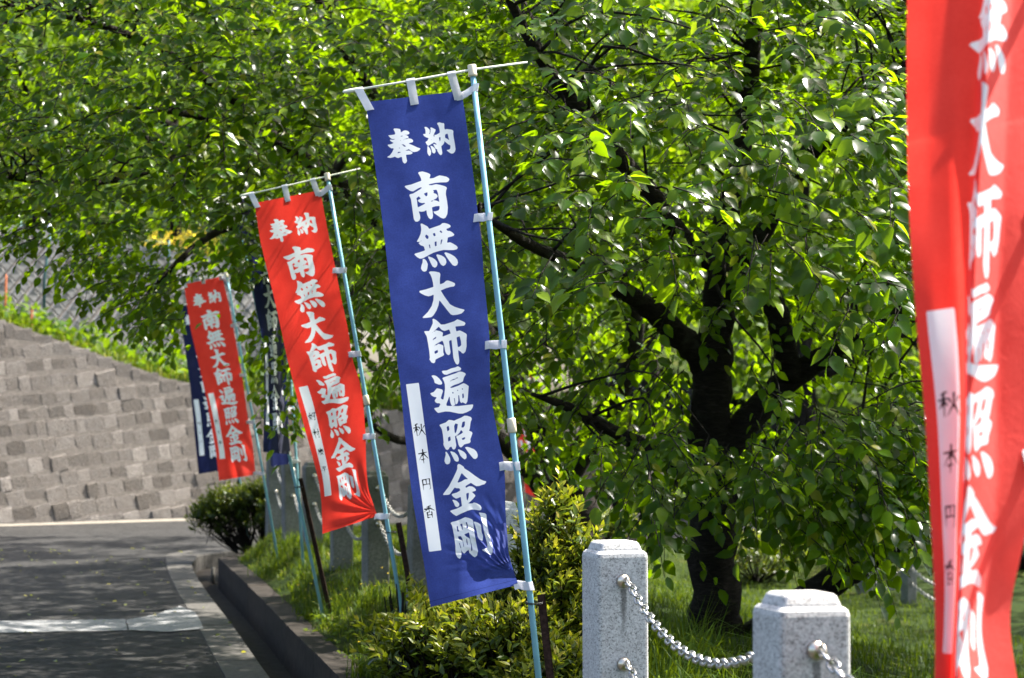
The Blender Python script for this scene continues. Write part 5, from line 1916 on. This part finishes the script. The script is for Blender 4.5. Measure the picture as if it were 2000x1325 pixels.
def banner(label, matl, d, Lp, Rp, dl, dr, pole, bar, tie_y, joint_y, res, donor, disp=None, rows=None, pole_d=None, stake=None, stake_label="", bar_slack=0.0, no_top=False):
    nu, nv = res
    u = np.linspace(0, 1, nu + 1)
    v = np.linspace(0, 1, nv + 1)
    U, Vv = np.meshgrid(u, v)
    if rows is None:
        lx, ly = curve_v(Lp, v)
        rx, ry = curve_v(Rp, v)
        PX = lx[:, None] * (1 - u) + rx[:, None] * u
        PY = ly[:, None] * (1 - u) + ry[:, None] * u
        D = (d + dl) * (1 - U) + (d + dr) * U
    else:
        PX, PY, D = rows(U, Vv, u, v)
    if disp is not None:
        D = D + disp(U, Vv)
    P = at_np(PX.ravel(), PY.ravel(), D.ravel()).reshape(nv + 1, nu + 1, 3)
    pd = d if pole_d is None else pole_d
    pt, pb = at(pole[0][0], pole[0][1], pd), at(pole[1][0], pole[1][1], pd)
    dirp = (pb - pt).normalized()
    base = pb.copy()
    for _ in range(400):
        if base.z <= gz(base.x, base.y) - .02:
            break
        base += dirp * .01
    root = empty("banner", (base.x, base.y, base.z), label, "banner", "votive banners along the road")
    cl = obj("cloth", cloth_mesh(P, U, Vv, nu, nv, donor), matl, root)

    def cpt(uu, vv_):
        return Vector(P[int(round(min(max(vv_, 0), 1) * nv)), int(round(uu * nu))])
    mb = MB()
    mb.tube([pt, pt.lerp(base, .33), pt.lerp(base, .66), base - Vector((0, 0, .05))], [.0098, .0102, .011, .0115], 14)
    mb.build("pole", M['pole_blue'], root, True)
    mb = MB()
    mb.tube([pt - dirp * .03, pt - dirp * .028, pt + dirp * .002, pt + dirp * .004, pt + dirp * .012], [.0135, .0155, .0155, .0165, .0165], 10)
    mb.build("pole_cap", M['pole_cap'], root, True)
    if joint_y:
        t = (joint_y - pole[0][1]) / (pole[1][1] - pole[0][1])
        c = pt.lerp(pb, t)
        mb = MB()
        mb.tube([c - dirp * .026, c - dirp * .022, c + dirp * .022, c + dirp * .026], [.014, .0165, .0165, .014], 12)
        mb.build("pole_joint", M['pole_cap'], root, True)
    # crossbar passes through the cap
    capc = pt - dirp * .012
    tl = cpt(0, 0)
    bl = at(bar[0][0], bar[0][1], tl.y)
    br_ = at(bar[1][0], bar[1][1], pd - (tl.y - pd) * .5)
    mb = MB()
    mb.tube([bl, bl.lerp(capc, .5) + Vector((0, 0, -.002)), capc, br_], [.0038, .004, .0042, .0036], 8)
    bar_o = mb.build("crossbar", M['bar_white'], root, True)
    bdir = (capc - bl).normalized()
    mb = MB()
    mb.tube([bl - bdir * .012, bl - bdir * .006, bl + bdir * .04, bl + bdir * .06], [.0025, .0065, .0075, .0045], 8)
    mb.build("crossbar_tip", M['bar_white'], bar_o, True)
    wv = bdir * .0150
    fr_ = Vector((0, -1, 0))
    if not no_top:
        for uu in (.035, .5, .955):
            c0 = cpt(uu, .016)
            t = max(0, min(1, (c0 - bl).dot(bdir) / (capc - bl).length))
            q = bl.lerp(capc, t)
            if uu < .1:
                q = bl + bdir * .045
            if uu > .9:
                q = q - bdir * .012
            top = q + Vector((0, 0, .006))
            rb = ribbon([c0 + fr_ * .004, c0.lerp(q, .5) + fr_ * .006, q + fr_ * .006, top + fr_ * .003, top - fr_ * .003, q - fr_ * .006, c0 - fr_ * .004], wv)
            rb.build("strap", M['strap'], cl)
    for ty in tie_y:
        t = (ty - pole[0][1]) / (pole[1][1] - pole[0][1])
        pc = pt.lerp(pb, t)
        # cloth row nearest in height to the tie
        colz = P[:, -1, :]
        i = int(np.argmin(np.abs(colz[:, 2] - pc.z)))
        if ty == tie_y[0] and len(tie_y) > 4:
            i = int(.012 * nv)
        c1 = Vector(P[i, int(.95 * nu)])
        c2 = Vector(P[i, nu])
        right = (pc - c2)
        right.z = 0
        rn = right.normalized() if right.length > .004 else Vector((1, 0, 0))
        pole_f = pc + fr_ * .0135
        pole_r = pc + Vector((.0135, 0, 0))
        pole_bk = pc - fr_ * .0135
        tw = Vector((random.uniform(-.004, .004), random.uniform(-.002, .002), .0148))
        pts_ = [c1 + fr_ * .003, c2 + fr_ * .004, c2.lerp(pole_f, .5) + fr_ * .002 + Vector((0, 0, -.003)), pole_f, pole_r + fr_ * .009, pole_r - fr_ * .006, pole_bk, c2.lerp(pole_bk, .5), c2 - fr_ * .004]
        rb = ribbon(pts_, tw)
        rb.build("strap", M['strap'], cl)
    if stake:
        (sx0, sy0), off = stake
        a = at(sx0, sy0, pd + .012)
        a2 = a.copy()
        e = a.copy()
        for _ in range(400):
            if e.z <= gz(e.x, e.y) - .06:
                break
            e += dirp * .01
        ax = (e - a).normalized()
        s1 = Vector((1, 0, 0)) - ax * ax.x
        s2 = ax.cross(s1)
        s1.normalize()
        s2.normalize()
        L_ = (e - a).length
        mb = MB()
        mid = (a + e) / 2
        mb.box(mid + s1 * .011, s1 * .013, s2 * .0017, ax * L_ / 2)
        mb.box(mid + s1 * .0245 - s2 * .011, s1 * .0017, s2 * .0127, ax * L_ / 2)
        st = mb.build("stake", M['rust'])
        tag(st, stake_label, "stake", "rusty angle-iron stakes holding the poles")
        mb = MB()
        t = (sy0 + 18 - pole[0][1]) / (pole[1][1] - pole[0][1])
        pc = pt.lerp(pb, t)
        for k in range(2):
            ring = []
            for q in range(15):
                th = 2 * math.pi * q / 14
                ring.append(pc + Vector((.010, .004, 0)) + Vector((math.cos(th) * .030, math.sin(th) * .021, .004 * k + .003 * math.sin(th))))
            mb.tube(ring, .0016, 5, False)
        mb.build("binding_wire", M['wire'], st, True)
    return root


def soft_waves(a, b_, ph):
    return lambda U, V: a * np.sin(U * 5.5 + V * 6 + ph) * (.25 + .75 * V) + b_ * np.sin(U * 11 - V * 17 + ph * 2) * V


# ---- the blue banner in focus: tension creases run up from its lowest tie
def disp_blue(U, V):
    base = .006 * np.sin(U * 4.2 + V * 5 + .6) + .002 * np.sin(U * 9 - V * 13)
    # scallops along the pole side, pulled at every tie
    base += .010 * np.clip((U - .7) / .3, 0, 1) * np.sin(V * 4.15 * 2 * math.pi) * .6
    a, b_ = (1.0 - U) * .36, (.975 - V) * 1.8
    r_ = np.hypot(a, b_) + 1e-4
    th = np.arctan2(b_, a)
    env = np.exp(-((th - .95) / .45) ** 2) * np.clip(r_ / .05, 0, 1) * np.clip((.32 - r_) / .14, 0, 1)
    cre = .0065 * np.sin(th * 30 + 3 * np.sin(r_ * 26)) + .003 * np.sin(th * 61 + r_ * 40)
    # the tie pulls the hem forward: the cloth below the last letter leans out and faces upward
    lean = np.interp(V, [0, .872, .885, .952, .975, 1.0], [0, 0, -.010, -.082, -.066, -.022])
    bulge = lean * sstep(.40, .80, U + (V - .93) * 1.2)
    return base + env * cre + bulge


banner("sharp deep-blue banner in focus at the centre, white brush lettering", M['blue'], 8.2, BL_L, BL_R, -.05, .035,
       ((923, 143), (1054, 1325)), ((676, 179), (1030, 122)), [172, 425, 675, 913, 1146], 834, (120, 480), NAME_A, disp_blue,
       stake=((1050, 1162), 0), stake_label="rusty iron stake wired to the blue banner's pole")

R2_L = [(497, 397), (508, 470), (523, 532.5), (535, 581), (547, 634), (560, 697), (576, 760), (595, 837), (607.5, 881), (623, 941), (628, 982), (630, 1043)]
R2_R = [(625.5, 372), (640, 450), (653, 513), (665, 576), (679, 639), (688.5, 703.5), (702.7, 744.6), (709, 783), (714, 846), (715, 909.5), (719, 957), (737, 1008)]


def disp_red2(U, V):
    a, b_ = (1.0 - U) * .36, (.985 - V) * 1.8
    r_ = np.hypot(a, b_) + 1e-4
    th = np.arctan2(b_, a)
    cre = .006 * np.sin(th * 18) * np.clip((.35 - r_) / .2, 0, 1) * np.clip(r_ / .06, 0, 1)
    return .006 * np.sin(U * 4 + V * 7) + .0025 * np.sin(U * 8 - V * 15) + cre


banner("red banner left of the blue one, legible white lettering", M['red'], 12.3, R2_L, R2_R, -.03, .02,
       ((640, 349), (763, 1058)), ((474, 382), (716, 327)), [366, 529, 692, 853, 1009], 783, (100, 400), NAME_B, disp_red2,
       stake=((774, 1022), 0), stake_label="dark rusty stake behind the foot of the legible red banner's pole")

banner("small shaded red banner farther left with a sunlit lower corner", M['red'], 20.5,
       [(359, 556), (372, 642), (388, 710), (403, 777), (422, 885), (428, 939)], [(434, 540), (449, 604), (462, 675), (474, 743), (484, 816), (494, 873), (499, 927)], -.08, .07,
       ((443, 540), (515, 931)), ((348, 547), (470, 520)), [548, 635, 733, 825, 925], 780, (72, 300), NAME_F, soft_waves(.016, .008, 1.0))
banner("leftmost navy banner, half hidden behind the small red banner", M['shadowed'], 24.5,
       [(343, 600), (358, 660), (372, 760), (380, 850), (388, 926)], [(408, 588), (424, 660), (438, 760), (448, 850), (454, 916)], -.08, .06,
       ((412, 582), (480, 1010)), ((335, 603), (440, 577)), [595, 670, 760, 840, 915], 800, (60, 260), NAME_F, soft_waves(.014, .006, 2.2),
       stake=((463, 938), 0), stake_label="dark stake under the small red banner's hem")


def blue2_rows(U, Vv, u, v):
    lx, ly = curve_v([(436, 398), (462, 440), (482, 480), (490, 530), (499, 600), (511, 655), (516, 700), (516, 800), (514, 883)], v)
    rx, ry = curve_v([(498, 382), (524, 430), (545, 480), (552, 530), (556, 600), (549, 660), (552, 760), (561, 830), (568, 888)], v)
    PX = lx[:, None] * (1 - u) + rx[:, None] * u
    PY = ly[:, None] * (1 - u) + ry[:, None] * u
    # half-closed fold: the cloth stands nearly edge-on, so its width runs into depth
    zig = np.interp(U, [0, .35, .55, 1], [0, -.10, -.16, -.02])
    return PX, PY, 15.22 + zig + .012 * np.sin(U * 9 + Vv * 12)


banner("twisted navy banner on a leaning pole behind the legible red banner", M['shadowed'], 15.3, None, None, 0, 0,
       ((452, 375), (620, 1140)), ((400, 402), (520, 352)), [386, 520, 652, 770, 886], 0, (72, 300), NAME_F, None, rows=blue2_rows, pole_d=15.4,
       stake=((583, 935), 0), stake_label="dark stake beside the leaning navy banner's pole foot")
banner("narrow navy banner just peeping out under the twisted navy banner", M['shadowed'], 18.6,
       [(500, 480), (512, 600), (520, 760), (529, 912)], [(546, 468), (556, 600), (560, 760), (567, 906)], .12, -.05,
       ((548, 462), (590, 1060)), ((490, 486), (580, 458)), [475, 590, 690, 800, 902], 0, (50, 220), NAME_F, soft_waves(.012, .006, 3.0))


# ---- the near red banner, gathered into a deep vertical fold
KU = np.array([0, .095, .23, .33, .50, .78, 1.0])
KR = [(-530, [1790, 1830, 1880, 1925, 1950, 2010, 2060]), (0, [1771, 1811, 1864, 1917, 1935, 1976, 2030]), (200, [1771, 1811, 1862, 1905, 1922, 1968, 2025]),
      (400, [1775, 1813, 1862, 1896, 1906, 1962, 2022]), (620, [1790, 1821, 1876, 1888, 1897, 1947, 2020]), (800, [1808, 1833, 1878, 1884, 1892, 1946, 2018]),
      (1000, [1818, 1840, 1870, 1876, 1884, 1948, 2012]), (1100, [1824, 1846, 1868, 1873, 1878, 1930, 1998]), (1200, [1828, 1848, 1864, 1869, 1873, 1912, 1962]),
      (1325, [1825, 1840, 1856, 1861, 1866, 1915, 1985]), (1470, [1820, 1840, 1865, 1880, 1900, 1960, 2010])]
KS = [1, 1, -1, -1, 1, 1]


def red1_rows(U, Vv, u, v):
    dist = 4.0
    yk = np.array([k for k, _ in KR], float)
    xk = np.array([x for _, x in KR], float)
    y = -530 + 2000 * v
    X = np.stack([np.interp(y, yk, xk[:, j]) for j in range(7)], -1)
    ker = np.hanning(2 * (len(v) // 14) + 3)
    ker /= ker.sum()
    h = len(ker) // 2
    X = np.stack([np.convolve(np.pad(X[:, j], h, mode='edge'), ker, 'valid') for j in range(7)], -1)
    seg = np.diff(KU) * .36
    dx = np.diff(X, axis=1) * dist / F
    dd = np.sqrt(np.maximum(seg ** 2 - dx ** 2, 1e-6)) * np.array(KS)
    Z = np.concatenate([np.zeros((len(v), 1)), np.cumsum(dd, 1)], 1)
    Z -= Z.mean(1, keepdims=True)
    PX = np.stack([np.interp(u, KU, X[i]) for i in range(len(v))])
    PZ = np.stack([np.interp(u, KU, Z[i]) for i in range(len(v))])
    kw = np.hanning(2 * (len(u) // 22) + 3)
    kw /= kw.sum()
    hh = len(kw) // 2
    for A_ in (PX, PZ):
        for i in range(len(v)):
            ar = A_[i]
            pad = np.concatenate([2 * ar[0] - ar[hh:0:-1], ar, 2 * ar[-1] - ar[-2:-hh - 2:-1]])
            A_[i] = np.convolve(pad, kw, 'valid')
    PY = np.repeat(y[:, None], len(u), 1) + 22 - (PX - PX[:, :1]) * .20
    return PX, PY, dist + PZ + .006 * np.sin(U * 7 + Vv * 9)


banner("large blurred red banner cut off by the right edge of the picture", M['red_near'], 4.0, None, None, 0, 0,
       ((2035, -570), (2150, 1400)), ((1760, -520), (2180, -620)), [-540, -60, 420, 900, 1380], 700, (120, 480), NAME_A, None, rows=red1_rows, pole_d=3.97)

# ---- small far banners
banner("tiny far red banner seen between blue pole and leaning trunk", M['red'], 31.0,
       [(1002, 728), (1012, 850), (1026, 962)], [(1040, 722), (1046, 850), (1049, 974)], .08, -.05,
       ((1046, 716), (1066, 1010)), ((995, 732), (1056, 712)), [728, 790, 850, 910, 968], 0, (36, 160), NAME_F, soft_waves(.02, .01, .5))
banner("tiny far red banner glimpsed through leaves above the low bough", M['red'], 44.0,
       [(1601, 890), (1602, 930), (1605, 968)], [(1620, 887), (1622, 930), (1625, 970)], .05, -.05,
       ((1624, 884), (1632, 1000)), ((1598, 892), (1630, 880)), [891, 910, 930, 950, 966], 0, (36, 160), NAME_F, soft_waves(.02, .01, 1.5))

# ================================================================== SMALL BACKGROUND THINGS
# lamp standard and net fence on the bank
lp = at(86, 610, 39.5)
root = empty("lamp_post", (lp.x, lp.y, lp.z - .6), "thin dark pole with a small white lamp above the stone wall at far left", "lamp post")
mb = MB()
mb.tube([(lp.x, lp.y, lp.z - .7), (lp.x, lp.y, lp.z + .6), (lp.x + .10, lp.y, lp.z + 1.36)], [.03, .028, .024], 8)
M['green_steel'] = simple("green_painted_steel", (.05, .10, .10), .5, .3, .2)
mb.build("pole", M['green_steel'], root, True)
hd = at(98, 446, 39.5)
mb = MB()
mb.tube([hd - Vector((0, 0, .06)), hd - Vector((0, 0, .03)), hd + Vector((0, 0, .03)), hd + Vector((0, 0, .07))], [.03, .06, .06, .02], 10)
mb.build("lamp_head", M['strap'], root, True)
root = empty("net_fence", at(150, 470, 40.5), "thin wire fence line running along the top of the block wall", "fence")
mb = MB()
a, b_ = at(-60, 425, 40.5), at(330, 475, 42.0)
for k in range(5):
    c = a.lerp(b_, k / 4)
    m2 = MB()
    m2.tube([c + Vector((0, 0, -.75)), c + Vector((0, 0, .05))], .02, 6)
    m2.build("fence_post", M['green_steel'], root, True)
for k in range(3):
    m2 = MB()
    off = Vector((0, 0, -.25 * k))
    m2.tube([a + off, a.lerp(b_, .5) + off + Vector((0, 0, -.03)), b_ + off], .008, 5)
    m2.build("wire", M['green_steel'], root, True)
M['orange'] = simple("orange_paint", (.65, .20, .09), .6, 0, .15)
for (x0, y0, x1, y1, d_, lb) in [(12, 535, 10, 596, 35.5, "tall orange marker stake on the grass bank at the left edge"), (63, 597, 60, 632, 35.8, "short orange marker stake on the grass bank under the lamp pole")]:
    a, b_ = at(x0, y0, d_), at(x1, y1 + 12, d_)
    mb = MB()
    mb.tube([b_, b_.lerp(a, .9), a], [.022, .022, .004], 6)
    o = mb.build("marker_stake", M['orange'])
    tag(o, lb, "stake", "orange marker stakes on the bank")

# low signboard on the far lawn
sp0 = at(1588, 985, 35)
zb = .06 + .055 * 2
M['dark_wood'] = simple("dark_wood", (.03, .022, .016), .8, 0, .3)
root = empty("signboard", (sp0.x, sp0.y, zb), "small dark signboard on two legs on the far lawn", "sign")
mb = MB()
mb.box(sp0, (.24, 0, 0), (0, .03, 0), (0, 0, .05))
mb.build("board", M['dark_wood'], root)
for s in (-.17, .17):
    mb = MB()
    mb.tube([(sp0.x + s, sp0.y, zb - .1), (sp0.x + s, sp0.y, sp0.z)], .02, 6)
    mb.build("leg", M['dark_wood'], root)

# small clipped pine on the plaza behind the granite post
tp = at(1202, 1040, 31)
root = empty("clipped_tree", (tp.x, tp.y, 0.02), "little dark clipped tree on a thin trunk above the granite post", "tree")
top = at(1198, 955, 31)
mb = MB()
mb.tube([(tp.x, tp.y, -.05), (tp.x - .01, tp.y, .3), (top.x + .03, tp.y, top.z)], [.05, .04, .03], 7, True, .1)
mb.build("trunk", M['bark'], root, True)
n_ = 1400
q = unit(rng.normal(0, 1, (n_, 3))) * (rng.random((n_, 1)) ** .35)
P = np.array([top.x, top.y, top.z + .05]) + q * np.array([.33, .3, .27])
obj("crown", leaves_mesh("crown", LEAF_B, P, frames(unit(rng.normal(0, 1, (n_, 3))), rng.normal(0, .6, (n_, 3)) + np.array([0, 0, 1])), rng.uniform(.04, .08, n_), rng.uniform(0, .3, n_)), M['shrub'], root, kind="stuff")
